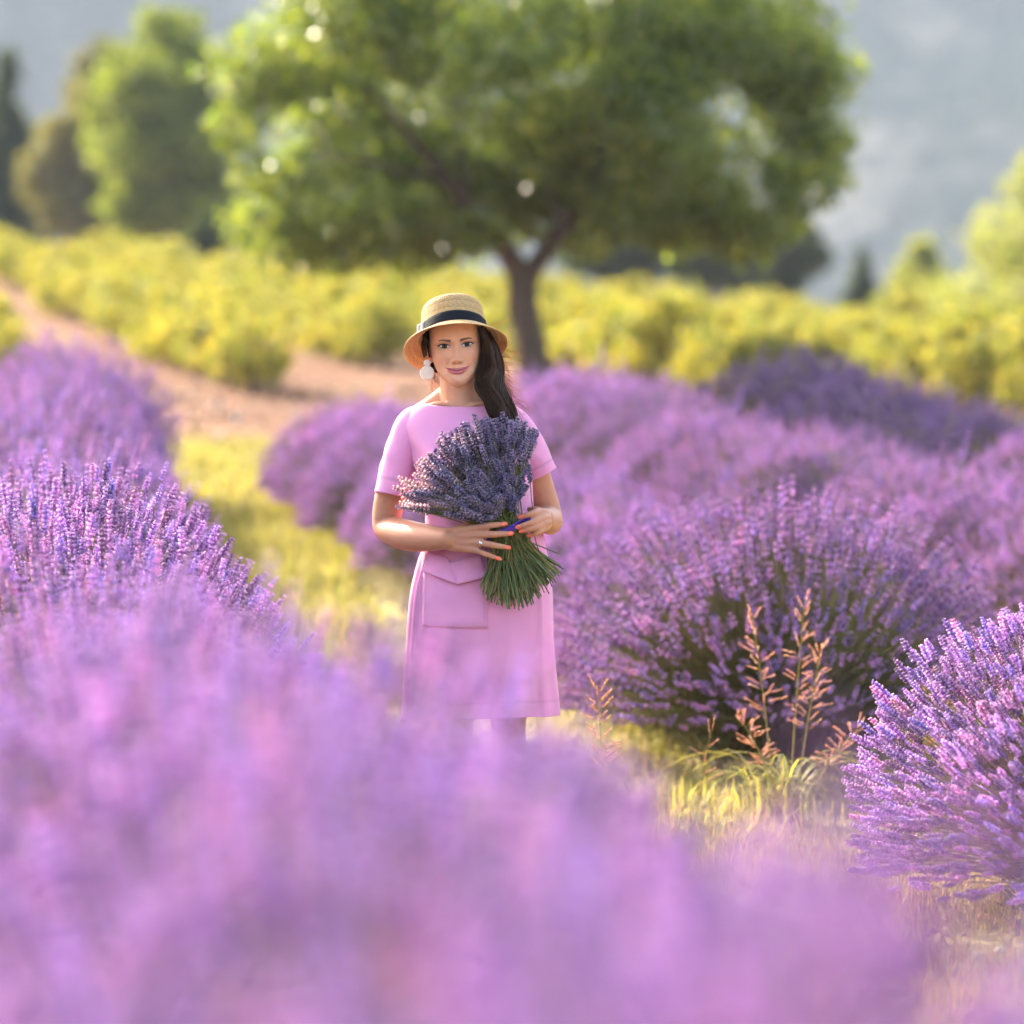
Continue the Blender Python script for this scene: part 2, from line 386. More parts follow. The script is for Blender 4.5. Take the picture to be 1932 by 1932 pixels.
main_tree()

def side_tree(name, label, px, base_py, D, wpx, top_py, cols, shape='round', leafm='farleaf', n=16, leafsize=0.2, seed=1, lean=0.0, group=None):
    """a background tree whose crown spans wpx pixels around px, from base_py to top_py, D metres from the camera"""
    r = np.random.default_rng(seed); k = D / FPX; Y = D - CAM_D
    X = (px - 966) * k; z0 = float(gz(X, Y)); zt = CAM_H - (top_py - 716) * k; zb = CAM_H - (base_py - 716) * k
    root = empty(name, (X, Y, z0), label=label, category='tree')
    if group: root['group'] = group
    H = zt - z0; lo = max(zb - z0, 0.05 * H); W = wpx * k / 2
    trk = [[0, 0, -0.1, 0.045 * W + 0.05], [lean * .3, 0, lo + 0.3 * (H - lo), 0.03 * W + 0.04], [lean, 0, H * 0.92, 0.02]]
    obj('trunk', branch_set(r, None, [trk], (0.12, 0.085, 0.06)).mesh('trunk', True), M['bark'], root)
    cs, rs = [], []
    for i in range(n):
        t = (i + r.random()) / n; z = lo + (H - lo) * t
        if shape == 'cone': wr = W * (1.02 - t) ** 0.85
        elif shape == 'oval': wr = W * sin(pi * min(1, 0.12 + 0.86 * t)) ** 0.6
        else: wr = W * sqrt(max(0.02, 1 - (2 * t - 0.9) ** 2))
        m = 3 if shape != 'cone' else 4
        for j in range(m):
            a = r.uniform(0, 6.28); rr = wr * r.uniform(0.25, 0.8)
            cs.append(np.array([rr * cos(a) + lean * t, rr * sin(a), z])); rs.append(max(0.12 * W, wr * r.uniform(0.3, 0.5)))
    tot = 15000 if shape != 'cone' else 9000
    wsum = sum(R ** 2 for R in rs); cn = [max(30, tot * R ** 2 / wsum) for R in rs]
    g = leaf_cloud(r, cs, rs, cn, leafsize, cols, squash=0.85 if shape != 'cone' else 0.55)
    obj('crown', g.mesh('crown'), M[leafm], root)

YEL = [(0.22, 0.25, 0.035), (0.26, 0.28, 0.04), (0.17, 0.21, 0.035), (0.12, 0.16, 0.03)]
OLV = [(0.20, 0.175, 0.07), (0.24, 0.20, 0.085), (0.15, 0.14, 0.06)]
DRK = [(0.05, 0.072, 0.035), (0.07, 0.09, 0.04), (0.06, 0.078, 0.045)]
PAL = [(0.33, 0.33, 0.10), (0.38, 0.36, 0.12), (0.26, 0.28, 0.09)]
side_tree('poplar_tree', 'tall bright yellow-green tree left of the broad central tree', 315, 450, 88, 310, 20, YEL, 'oval', seed=2, n=20, leafsize=0.2)
side_tree('cypress_tree', 'dark pointed tree at the far left edge of the photo', 20, 450, 100, 170, 90, DRK, 'cone', seed=3, leafsize=0.22)
side_tree('olive_tree', 'dull olive-brown round tree between the dark pointed tree and the bright tall tree', 172, 470, 97, 240, 175, OLV, 'round', seed=4, leafsize=0.2)
side_tree('distant_tree', 'pale green crown peeking out behind the tall bright tree', 200, 300, 125, 150, 75, OLV, 'round', seed=5, leafsize=0.22)
side_tree('shrub_tree', 'low dark green bush at the foot of the tall bright tree', 425, 480, 80, 120, 395, DRK, 'round', seed=6, n=8, leafsize=0.14)
side_tree('shrub_tree', 'low dark bush under the left side of the broad tree crown', 725, 500, 82, 110, 425, DRK, 'round', seed=7, n=8, leafsize=0.14)
side_tree('dark_tree', 'dark green tree seen under the crown just right of the forked trunk', 1160, 520, 92, 240, 370, DRK, 'round', seed=8, leafsize=0.18)
side_tree('dark_tree', 'dark green tree under the right side of the broad crown', 1350, 530, 90, 270, 345, DRK, 'round', seed=9, leafsize=0.18)
side_tree('dark_tree', 'shorter dark tree at the right end below the broad crown', 1478, 550, 94, 150, 405, [(0.06, 0.08, 0.035), (0.09, 0.10, 0.045)], 'round', seed=10, leafsize=0.18)
side_tree('small_conifer', 'tiny dark conifer standing alone against the hazy mountain', 1625, 570, 96, 62, 478, DRK, 'cone', seed=11, n=10, leafsize=0.14)
side_tree('pine_tree', 'pale yellow-green pine cut by the right edge of the photo', 1950, 660, 78, 500, 290, PAL, 'cone', seed=12, n=18, leafsize=0.17)
side_tree('pine_tree', 'small pale conifer left of the pine at the right edge', 1740, 610, 84, 190, 455, PAL, 'cone', seed=13, n=12, leafsize=0.17)

# ---------------------------------------------------------------- vineyard
VINE = [(0.26, 0.245, 0.05), (0.31, 0.275, 0.055), (0.20, 0.215, 0.05), (0.14, 0.175, 0.045), (0.33, 0.265, 0.05), (0.16, 0.19, 0.05)]
def vine_meshes(seed):
    r = np.random.default_rng(seed); cs, rs = [], []
    for i in range(16):
        a = r.uniform(0, 6.28); rr = 0.36 * sqrt(r.random())
        cs.append(np.array([rr * cos(a), rr * sin(a), 0.2 + 0.34 * r.random()])); rs.append(r.uniform(0.12, 0.2))
    g = leaf_cloud(r, cs, rs, [40] * 16, 0.085, VINE, squash=0.9, shell=0.5)
    for i in range(7):   # loose shoots on top
        a = r.uniform(0, 6.28); rr = r.uniform(0, 0.3); c = np.array([rr * cos(a), rr * sin(a), 0.6])
        gg = leaf_cloud(r, [c + np.array([0, 0, 0.05 * j]) for j in range(3)], [0.06, 0.05, 0.03], [12, 9, 6], 0.07, VINE)
        g.add(np.concatenate(gg.V), F3=np.concatenate([f for f in gg.F3]), C=np.concatenate(gg.C))
    t = branch_set(r, None, [[[0, 0, -0.05, 0.035], [0.02, 0.01, 0.15, 0.03], [-0.02, 0, 0.32, 0.02]], [[0, 0, 0.2, 0.02], [0.12, 0.03, 0.38, 0.012]], [[0, 0, 0.2, 0.02], [-0.12, 0.02, 0.4, 0.012]]], (0.10, 0.07, 0.05))
    return g.mesh('foliage'), t.mesh('trunk', True)
VM = [vine_meshes(40 + i) for i in range(4)]
ORD = ['first', 'second', 'third', 'fourth', 'fifth', 'sixth', 'seventh', 'eighth', 'ninth', 'tenth', 'eleventh', 'twelfth', 'thirteenth', 'fourteenth', 'fifteenth', 'sixteenth', 'seventeenth', 'eighteenth', 'nineteenth', 'twentieth'] + ['%d%s' % (i, {1: 'st', 2: 'nd', 3: 'rd'}.get(i % 10, 'th')) for i in range(21, 60)]
def vineyard():
    r = np.random.default_rng(5); rows = []
    for k in range(-2, 8):
        D0 = {-1: 36.0, 0: 34.6, 1: 39.8}.get(k, 31.8); X0 = -2.2 + 1.95 * k
        row = []; D = D0
        while D < 67:
            X = X0 - 0.21 * (D - 35) + r.normal(0, 0.04)
            if abs(X) < 0.122 * D + 0.45: row.append((X, D - CAM_D))
            D += (0.72 if D < 42 else (0.85 if D < 52 else 1.05)) * r.uniform(0.85, 1.15)
        if row: rows.append(row)
    for ri, row in enumerate(rows):
        for i, (X, Y) in enumerate(row):
            s = r.uniform(0.70, 1.02); root = empty('grapevine', (X, Y, float(gz(X, Y)) - 0.01), r.uniform(0, 6.28))
            root.scale = (s * r.uniform(0.95, 1.15), s, s * r.uniform(0.95, 1.15))
            where = 'the leftmost vine row' if ri == 0 else ('the rightmost vine row' if ri == len(rows) - 1 else 'the %s vine row from the left' % ORD[ri])
            root['label'] = 'yellow-green grapevine, %s from the near end of %s' % (ORD[i], where)
            root['category'] = 'grapevine'; root['group'] = 'grapevines in the vineyard'
            v = VM[r.integers(0, 4)]
            obj('foliage', v[0], M['vineleaf'], root); obj('trunk', v[1], M['bark'], root)
vineyard()
# ---------------------------------------------------------------- lavender
CALYX, PETAL = np.array((0.25, 0.13, 0.35)), np.array((0.69, 0.49, 0.73))
def spike_template(r, whorls, florets, L=0.062, W=0.0075, calyx=CALYX, petal=PETAL):
    """flower spike along +z: whorls of buds, the lowest whorl set apart"""
    fv = np.array([[0, 0, 0], [0.42, 0, 0.45], [-0.21, 0.36, 0.5], [-0.21, -0.36, 0.5], [0, 0, 1.0]])
    ff = np.array([[0, 2, 1], [0, 3, 2], [0, 1, 3], [1, 2, 4], [2, 3, 4], [3, 1, 4]])
    fc = np.array([calyx, calyx * 0.5 + petal * 0.5, calyx * 0.6 + petal * 0.4, calyx * 0.45 + petal * 0.55, petal])
    O, Dv, S, T = [], [], [], []
    for i in range(whorls):
        t = i / (whorls - 1); z = L * (0.0 if i == 0 else 0.16 + 0.84 * (i - 1) / (whorls - 2)); wr = W * (0.7 + 0.5 * sin(pi * (0.2 + 0.7 * t)))
        for j in range(florets):
            a = (j + 0.5 * (i % 2)) / florets * 2 * pi + r.normal(0, 0.25); up = 0.5 + 0.7 * t + r.normal(0, 0.12)
            O.append((0.0015 * cos(a), 0.0015 * sin(a), z + r.normal(0, 0.0012))); Dv.append((cos(a), sin(a), up)); S.append(wr * r.uniform(0.85, 1.25)); T.append(r.uniform(0.7, 1.3))
    B = frames(np.array(Dv), r.uniform(0, 6, len(O))) * np.array(S)[:, None, None]
    V, F, C = instance(fv, ff, fc, np.array(O), B, np.array(T)[:, None] * np.ones((1, 3)))
    P = np.array([[0, 0, -0.004], [0, 0, L * 0.5], [0, 0, L * 1.0]]); tv, tq = tubes(P[None], np.array([[0.0016, 0.002, 0.001]]), 3)
    tri = np.vstack([tq[:, [0, 1, 2]], tq[:, [0, 2, 3]]])
    F = np.vstack([F, tri + len(V)]); C = np.vstack([C, np.tile(calyx, (len(tv), 1))]); V = np.vstack([V, tv])
    return V, F, C

def bush(seed, R, H, n, whorls, florets, sep=0, low=82, dark=1.0, tone=(1, 1, 1), fat=1.0, fw=1.0, dv=0.12):
    """one lavender plant: foliage mound, stems and spikes; `sep` spikes stay apart as objects of their own"""
    r = np.random.default_rng(seed)
    az = r.uniform(0, 2 * pi, n); pol = np.arccos(1 - r.random(n) * (1 - cos(radians(low))))
    depth = np.clip(1.03 - np.abs(r.normal(0, dv, n)), 0.55, 1.08) + (r.random(n) < 0.06) * r.uniform(0, 0.09, n)
    lump = 1 + 0.07 * np.sin(az * 3 + seed) + 0.05 * np.sin(az * 5 + pol * 4 + seed * 2)
    tip = np.stack([R * np.sin(pol) * np.cos(az), R * np.sin(pol) * np.sin(az), 0.10 + (H - 0.10) * np.cos(pol) ** 0.85], -1)
    ctr = np.array([0, 0, 0.10]); tip = ctr + (tip - ctr) * (depth * lump)[:, None]
    base = np.stack([0.16 * tip[:, 0] + r.normal(0, 0.03, n), 0.16 * tip[:, 1] + r.normal(0, 0.03, n), 0.06 + 0.1 * r.random(n)], -1)
    mid = base * 0.45 + tip * 0.55 + np.stack([np.zeros(n), np.zeros(n), 0.035 + 0.03 * r.random(n)], -1)
    K = 5; t = np.linspace(0, 1, K)[None, :, None]
    P = (1 - t) ** 2 * base[:, None] + 2 * t * (1 - t) * mid[:, None] + t ** 2 * tip[:, None]
    Rr = np.broadcast_to(np.array([0.0019, 0.0017, 0.0015, 0.0013, 0.0011]) * fat, (n, K))
    sc_ = r.uniform(0.75, 1.25, (n, 1)); mixc = r.random((n, 1))
    scol = (np.array((0.32, 0.25, 0.12)) * mixc + np.array((0.24, 0.25, 0.10)) * (1 - mixc)) * sc_
    V, Q = tubes(P, Rr, 3); g = Geo(); g.add(V, F4=Q, C=np.repeat(scol, K * 3, 0))
    stems = g.mesh('stems')
    d = norm(norm(tip - mid) + np.array([0, 0, 0.18]) + r.normal(0, 0.1, (n, 3)))
    s = r.uniform(0.75, 1.25, n) * fat
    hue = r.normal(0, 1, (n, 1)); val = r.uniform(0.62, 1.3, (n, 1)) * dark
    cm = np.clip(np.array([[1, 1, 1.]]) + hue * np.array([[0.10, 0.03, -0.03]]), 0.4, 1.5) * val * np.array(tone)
    tv, tf, tc = spike_template(r, whorls, florets, W=0.0075 * fw)
    tv2, _, tc2 = spike_template(r, whorls, florets, L=0.048, W=0.0082 * fw)
    g = Geo(); k = np.arange(n) >= sep; half = r.random(n) < 0.5
    for a, vv, cc in ((k & half, tv, tc), (k & ~half, tv2, tc2)):
        B = frames(d[a], r.uniform(0, 6.28, a.sum())) * s[a][:, None, None]
        V, F, C = instance(vv, tf, cc, tip[a], B, cm[a]); g.add(V, F3=F, C=C)
    spikes = g.mesh('flower_spikes')
    # grey-green narrow leaves low in the plant
    nl = 1400; a2 = r.uniform(0, 2 * pi, nl); p2 = np.arccos(1 - r.random(nl) * 0.98)
    O = np.stack([0.5 * R * np.sin(p2) * np.cos(a2), 0.5 * R * np.sin(p2) * np.sin(a2), 0.04 + 0.42 * H * np.cos(p2)], -1) * r.uniform(0.6, 1.05, (nl, 1))
    O[:, 2] = np.maximum(O[:, 2], 0.0)
    dl = norm(O * np.array([1, 1, 0.6]) + np.array([0, 0, 0.25]) + r.normal(0, 0.12, (nl, 3)))
    lv = np.array([[0, 0, 0], [0.5, 0.1, 0.5], [-0.5, 0.1, 0.5], [0, 0, 1.0]]); lf = np.array([[0, 1, 2], [1, 3, 2]])
    B = frames(dl, r.uniform(0, 6.28, nl)) * np.stack([np.full(nl, 0.008), np.full(nl, 0.008), r.uniform(0.04, 0.075, nl)], 1)[:, None, :]
    V, F, C = instance(lv, lf, np.ones((4, 3)), O, B, np.array((0.17, 0.18, 0.11)) * r.uniform(0.6, 1.3, (nl, 1)))
    g = Geo(); g.add(V, F3=F, C=C)
    fol = g.mesh('foliage')
    loose = [(tip[i], d[i], s[i]) for i in range(sep)]
    return dict(stems=stems, spikes=spikes, foliage=fol, loose=loose)

HERO = bush(101, 0.70, 0.86, 3000, 7, 5, sep=200, low=88, tone=(1.12, 1.18, 1.14), fw=1.25, fat=0.85)
ROWH = bush(102, 0.62, 0.96, 1500, 7, 5, sep=70, low=78)
MID = [bush(110 + i, 0.66, 0.80, 3300, 4, 4, low=84, fat=0.9, dv=0.08, tone=(1.08, 1.06, 1.04)) for i in range(3)]
TALL = [bush(120 + i, 0.64, 0.96, 1900, 5, 4, low=80, fat=1.0, dv=0.10, tone=(1.0, 1.0, 1.02)) for i in range(2)]
SHADED = bush(130, 0.66, 0.80, 2200, 4, 4, low=82, fat=1.0, dark=0.5, tone=(0.75, 0.75, 1.0), dv=0.09)  # darker copy of the lavender, shade painted into the flower colour
SPIKE_ONE = []
for i in range(3):
    r_ = np.random.default_rng(300 + i); v_, f_, c_ = spike_template(r_, 7, 6, L=0.05 + 0.008 * i)
    SPIKE_ONE.append(mesh('flower_spike', v_, [f_], c_))

def put_bush(src, X, Y, label, scale=1.0, rz=None, group='lavender bushes in the rows', sz=1.0, r=rng):
    root = empty('lavender_bush', (X, Y, float(gz(X, Y)) - 0.02), r.uniform(0, 6.28) if rz is None else rz, label=label, category='lavender', group=group)
    root.scale = (scale, scale, scale * sz)
    obj('foliage', src['foliage'], M['stem'], root, kind='stuff')
    obj('stems', src['stems'], M['stem'], root, kind='stuff')
    obj('flower_spikes', src['spikes'], M['floret'], root, kind='stuff')
    for i, (p, d, s) in enumerate(src['loose']):
        o = obj('flower_spike', SPIKE_ONE[i % 3], M['floret'], root)
        o.matrix_local = Matrix.Translation(Vector(p)) @ Vector(d).to_track_quat('Z', 'Y').to_matrix().to_4x4() @ Matrix.Scale(float(s), 4)
    return root

def row_line(pts):
    p = np.array(pts, float); return lambda D: float(np.interp(D, p[:, 1], p[:, 0]))
def lavender_rows():
    r = np.random.default_rng(9)
    # row one: passes just below the lens, left of the woman, to the far left
    f1 = row_line([(0.36, 1.8), (0.09, 3), (-0.42, 6), (-0.85, 9), (-1.27, 12), (-2.02, 18), (-2.55, 23.5)])
    Ds = []; D = 2.35
    while D < 24.6: Ds.append(D); D += 0.55 if D < 6 else 0.72
    for i, D in enumerate(Ds):
        X = f1(D) + r.normal(0, 0.03)
        hero = 11.0 < D < 12.9
        lab = 'purple lavender bush, %s from the near end of the leftmost row' % ORD[i]
        put_bush(ROWH if hero else TALL[i % 2], X, D - CAM_D, lab, sz=0.96 if hero else 1.0, scale=(1.12 if hero else 1.06 if 12.9 < D < 16 else 1.0) * r.uniform(0.97, 1.06) * (1.10 if D < 2.8 else 1.03 if 4.0 < D < 6.4 else 0.95 if 6.4 < D < 10.9 else 1.0) * (0.95 if D > 19 else 1), r=r)
    # row two: from the big bush at the right edge to the hump behind the woman
    f2 = row_line([(1.60, 11.3), (0.98, 14.9), (0.45, 17.6), (0.26, 19.0), (-0.22, 21.0), (-0.80, 23.8), (-1.05, 25)])
    D2 = [11.35, 14.9, 16.0, 16.9, 17.8, 18.7, 19.6, 20.5, 21.4, 22.3, 23.2, 24.1]
    for i, D in enumerate(D2):
        X = f2(D) + r.normal(0, 0.03)
        if i == 0: put_bush(HERO, 1.70, D - CAM_D, 'large pale violet lavender bush in focus at the right edge of the photo', 1.05, 2.2, r=r, sz=0.96).location.z -= 0.05
        elif i == 1: put_bush(MID[0], X, D - CAM_D, 'wide rounded lavender bush behind the reddish seeding grass', 1.20, r=r, sz=0.96)
        else: put_bush(MID[i % 3], X, D - CAM_D, 'purple lavender bush, %s beyond the wide rounded bush in its row' % ORD[i - 2], r.uniform(0.84, 0.92), r=r, sz=0.92)
    f3 = row_line([(2.85, 15.8), (2.2, 18), (1.38, 20.5), (0.35, 24.6)])
    for i, D in enumerate([16.4, 17.3, 18.2, 19.1, 20.0, 20.9, 21.8, 22.7, 23.6, 24.5]):
        put_bush(MID[(i + 1) % 3], f3(D) + r.normal(0, 0.04), D - CAM_D, 'lavender bush, %s from the near end of the second row right of the woman' % ORD[i], r.uniform(0.96, 1.04), r=r, sz=0.95)
    f4 = row_line([(3.4, 18.4), (2.5, 21.2), (1.75, 25.0)])
    D4 = [18.6, 19.5, 20.4, 21.3, 22.2, 23.1, 24.0, 24.9]
    for i, D in enumerate(D4):
        shaded = i >= 3  # far bushes of this row take the copy with painted shade
        lab = ('deep violet lavender bush with painted-in shade, %s from the far end of the rightmost row' % ORD[len(D4) - 1 - i]) if shaded else ('lilac lavender bush, %s from the near end of the rightmost row' % ORD[i])
        put_bush(SHADED if shaded else MID[i % 3], f4(D) + r.normal(0, 0.03), D - CAM_D, lab, r.uniform(0.94, 1.03), r=r)
    put_bush(TALL[0], 0.43, 2.3 - CAM_D, 'blurred lavender bush closest to the lens at the bottom right corner', 1.2, r=r)
lavender_rows()

# ---------------------------------------------------------------- grass in the lanes
def blades(r, X, Y, h, wd, cols, lean=0.5):
    n = len(X); az = r.uniform(0, 6.28, n); ln = np.abs(r.normal(0.3, lean * 0.6, n))
    b = np.stack([X, Y, gz(X, Y) - 0.005], -1); dh = np.stack([np.cos(az), np.sin(az)], -1)
    def at(t): 
        return np.concatenate([b[:, :2] + dh * (ln * h * t ** 1.8)[:, None], (b[:, 2] + h * (t - 0.35 * np.minimum(ln, 1.9) * t ** 2.4))[:, None]], 1)
    sd_ = np.stack([-np.sin(az), np.cos(az), np.zeros(n)], -1) * wd[:, None]
    p0, p1, p2 = at(np.zeros(n)), at(np.full(n, 0.5)), at(np.ones(n))
    V = np.stack([p0 - sd_, p0 + sd_, p1 + sd_ * 0.8, p1 - sd_ * 0.8, p2], 1)
    i = (np.arange(n) * 5)[:, None]
    ci = r.integers(0, len(cols), n); C = np.repeat(np.asarray(cols)[ci] * r.uniform(0.75, 1.25, (n, 1)), 5, 0)
    return V.reshape(-1, 3), i + np.array([[3, 2, 4]]), i + np.array([[0, 1, 2, 3]]), C
GRASS_G = [(0.26, 0.25, 0.10), (0.32, 0.285, 0.135), (0.20, 0.22, 0.08), (0.36, 0.31, 0.09), (0.40, 0.33, 0.14)]
GRASS_D = [(0.42, 0.33, 0.17), (0.36, 0.27, 0.14), (0.30, 0.28, 0.07), (0.46, 0.36, 0.2), (0.32, 0.22, 0.13), (0.40, 0.24, 0.2)]
def lanes():
    r = np.random.default_rng(15); g = Geo()
    f1 = lambda D: np.interp(D, [3, 6, 12, 18, 24], [0.16, -0.34, -1.27, -2.02, -2.55])
    def lane(n, D0, D1, w0, w1, off, hm, cols, wd):
        D = D0 + (D1 - D0) * r.random(n); u = r.random(n); X = f1(D) + off + w0 + (w1 - w0) * u
        pat = np.sin(X * 4.7 + 1.7 * np.sin(D * 2.3)) + np.sin(D * 3.1 + X * 2)
        keep = r.random(n) < 0.35 + 0.35 * (pat + 1); X, D = X[keep], D[keep]
        h = hm * r.uniform(0.3, 1.5, len(X)); V, F3, F4, C = blades(r, X, D - CAM_D, h, np.full(len(X), wd) * r.uniform(0.6, 1.4, len(X)), cols, lean=1.3)
        g.add(V, F3=F3, F4=F4, C=C)
    lane(42000, 8.6, 13.4, 0.45, 2.7, 0, 0.05, GRASS_D, 0.0020)
    lane(7000, 9.6, 13.2, 0.45, 2.6, 0, 0.07, GRASS_G, 0.0026)
    lane(12000, 12.6, 15.8, 0.3, 2.2, 0, 0.09, GRASS_G, 0.0034)
    lane(14000, 12.6, 15.8, 0.3, 2.2, 0, 0.07, GRASS_D, 0.0028)
    lane(56000, 15, 28.0, 0.25, 1.5, 0, 0.14, GRASS_G, 0.0060)
    lane(7000, 15, 25.5, 0.35, 1.35, 0, 0.12, GRASS_D, 0.005)
    lane(9000, 13.0, 24, 1.8, 3.4, 0, 0.10, GRASS_G, 0.005)
    lane(5000, 23.6, 31, -2, 6, 0, 0.05, GRASS_D, 0.005)
    o = obj('meadow_grass', g.mesh('meadow_grass'), M['grass'], kind='stuff', label='yellow-green and straw grass growing in the lanes', category='grass')
lanes()
def clods():
    """crumbs of earth and small stones on the lanes and the bare strip"""
    r = np.random.default_rng(66)
    v = np.array([[1, 0, 0], [-1, 0, 0], [0, 1, 0], [0, -1, 0], [0, 0, 0.8], [0, 0, -0.6], [0.6, 0.6, 0.4], [-0.6, -0.5, 0.45]], float)
    f = np.array([[6, 4, 0], [6, 2, 4], [6, 0, 2], [2, 1, 4], [7, 4, 1], [7, 1, 3], [7, 3, 4], [3, 0, 4], [2, 0, 5], [1, 2, 5], [3, 1, 5], [0, 3, 5]])
    f1 = lambda D: np.interp(D, [3, 6, 12, 18, 24], [0.09, -0.42, -1.27, -2.02, -2.55])
    D1 = r.uniform(8.6, 25, 2600); X1 = f1(D1) + r.uniform(0.4, 2.4, 2600)
    D2 = r.uniform(24.5, 36, 2600); X2 = r.uniform(-5, 5, 2600)
    X, D = np.concatenate([X1, X2]), np.concatenate([D1, D2]); n = len(X)
    s = np.where(D < 24.5, r.gamma(2.0, 0.004, n), r.gamma(2.0, 0.010, n)) + 0.003
    O = np.stack([X, D - CAM_D, gz(X, D - CAM_D) + s * 0.2], -1)
    B = frames(norm(r.normal(size=(n, 3))), r.uniform(0, 6, n)) * s[:, None, None]
    cols = np.array([(0.30, 0.165, 0.105), (0.22, 0.11, 0.07), (0.40, 0.27, 0.19), (0.45, 0.38, 0.30)])
    V, F, C = instance(v, f, np.ones((8, 3)), O, B, cols[r.integers(0, 4, n)] * r.uniform(0.8, 1.2, (n, 1)))
    g = Geo(); g.add(V, F3=F, C=C)
    obj('soil_clods', g.mesh('soil_clods'), M['bark'], kind='stuff', label='reddish clods of earth and small stones lying on the soil', category='soil')
clods()

# tufts of broad-bladed grass and reddish seed heads
SEEDC = [(0.76, 0.43, 0.36), (0.80, 0.52, 0.42), (0.70, 0.36, 0.32), (0.84, 0.60, 0.48)]
def seed_grass(X, D, stalks, nb, label, bh=0.22, seed=0, cols=SEEDC, fine=False):
    r = np.random.default_rng(500 + seed); Y = D - CAM_D
    root = empty('seeding_grass', (X, Y, float(gz(X, Y))), label=label, category='grass', group='seeding grasses in the lane')
    for (dx, dy, h, lx) in stalks:
        top = np.array([dx + lx, dy, h]); base = np.array([dx * 0.4, dy * 0.4, 0.0]); mid = (base + top) / 2 + np.array([-0.3 * lx, 0, 0.02])
        t = np.linspace(0, 1, 9)[:, None]; P = (1 - t) ** 2 * base + 2 * t * (1 - t) * mid + t ** 2 * top
        V, Q = tubes(P[None], np.linspace(0.0026, 0.001, 9)[None] * (0.6 if fine else 1.2), 5)
        g = Geo(); g.add(V, F4=Q, C=(0.34, 0.31, 0.09)); st = obj('stalk', g.mesh('stalk', True), M['grass'], root)
        # spikelet branches
        g = Geo(); nbk = 7 if fine else 26
        for k in range(nbk):
            tt = 0.50 + 0.5 * (k + r.random() * 0.6) / nbk; c = np.array([np.interp(tt, t[:, 0], P[:, j]) for j in range(3)])
            a = r.uniform(0, 6.28); up = r.uniform(0.05, 0.8) + 1.6 * max(0, tt - 0.85) / 0.15
            dv = norm(np.array([cos(a), 0.5 * sin(a), up])[None])[0]; ln = r.uniform(0.03, 0.055) * (1.35 - 0.6 * tt)
            m = 9 if not fine else 8; O = c + dv * np.linspace(0.25, 1.0, m)[:, None] * ln * 1.3
            sv = np.array([[0, 0, 0], [0.3, 0, 0.4], [-0.15, 0.26, 0.4], [-0.15, -0.26, 0.4], [0, 0, 1.0]]); sf = np.array([[0, 2, 1], [0, 3, 2], [0, 1, 3], [1, 2, 4], [2, 3, 4], [3, 1, 4]])
            B = frames(norm(dv + r.normal(0, 0.18, (m, 3))), r.uniform(0, 6, m)) * (0.0100 if not fine else 0.008)
            cm = np.asarray(cols)[r.integers(0, len(cols), m)] * r.uniform(0.8, 1.25, (m, 1))
            V, F, C = instance(sv, sf, np.ones((5, 3)), O, B, cm); g.add(V, F3=F, C=C)
            V, Q = tubes(np.array([[c, c + dv * ln * 1.3]]), np.array([[0.0008, 0.0006]]), 3); g.add(V, F4=Q, C=(0.4, 0.28, 0.12))
        obj('seed_head', g.mesh('seed_head'), M['grass'], root)
    for k in range(nb):
        az = r.uniform(0, 6.28); h = bh * r.uniform(0.5, 1.3); ln = h * r.uniform(0.4, 1.3)
        t = np.linspace(0, 1, 8)[:, None]; dirh = np.array([cos(az), sin(az), 0])
        b0 = np.array([r.normal(0, 0.05), r.normal(0, 0.04), 0])
        P = b0 + dirh * ln * t ** 1.6 + np.array([0, 0, 1]) * (h * (1.5 * t - 1.05 * t ** 2.6))
        wv = np.cross(dirh, [0, 0, 1.0]); wd = 0.0048 * (1 - t ** 2.5) * r.uniform(0.7, 1.3) + 0.0003
        V = np.stack([P - wv * wd, P + np.array([0, 0, -0.0015]), P + wv * wd], 1).reshape(-1, 3)
        F = []
        for i in range(7): F += [[3 * i, 3 * i + 1, 3 * i + 4, 3 * i + 3], [3 * i + 1, 3 * i + 2, 3 * i + 5, 3 * i + 4]]
        c = np.array(GRASS_G[r.integers(0, 4)]) * r.uniform(0.8, 1.3)
        obj('blade', mesh('blade', V, [np.array(F)], np.tile(c, (len(V), 1)), True), M['grass'], root)
    return root
seed_grass(0.87, 13.45, [(-0.06, 0, 0.66, -0.04), (0.05, 0.02, 0.70, 0.02), (0.09, -0.02, 0.55, 0.03), (-0.02, -0.03, 0.33, -0.12), (0.12, -0.03, 0.30, 0.12)], 64, 'tall reddish seed heads on a yellow-green grass tuft before the wide lavender bush', 0.28, 1)
seed_grass(0.285, 12.6, [(0.0, 0, 0.50, -0.03)], 8, 'single pale orange seed head beside the hem of the dress', 0.12, 2, [(0.66, 0.40, 0.24), (0.72, 0.5, 0.34)])
seed_grass(0.215, 11.9, [(0.0, 0, 0.40, -0.045)], 6, 'thin straw-coloured seed head at the right of her knees', 0.10, 3, [(0.62, 0.40, 0.22), (0.55, 0.30, 0.16)], fine=True)
seed_grass(0.56, 12.9, [(0.0, 0, 0.38, 0.06)], 7, 'pinkish plume leaning right between the two short seed heads and the tall tuft', 0.12, 4, [(0.62, 0.3, 0.26), (0.66, 0.4, 0.3)], fine=True)
seed_grass(1.30, 13.0, [(0.0, 0, 0.50, -0.02), (0.05, 0, 0.42, -0.01)], 10, 'orange seed heads poking up behind the large bush at right', 0.15, 5)
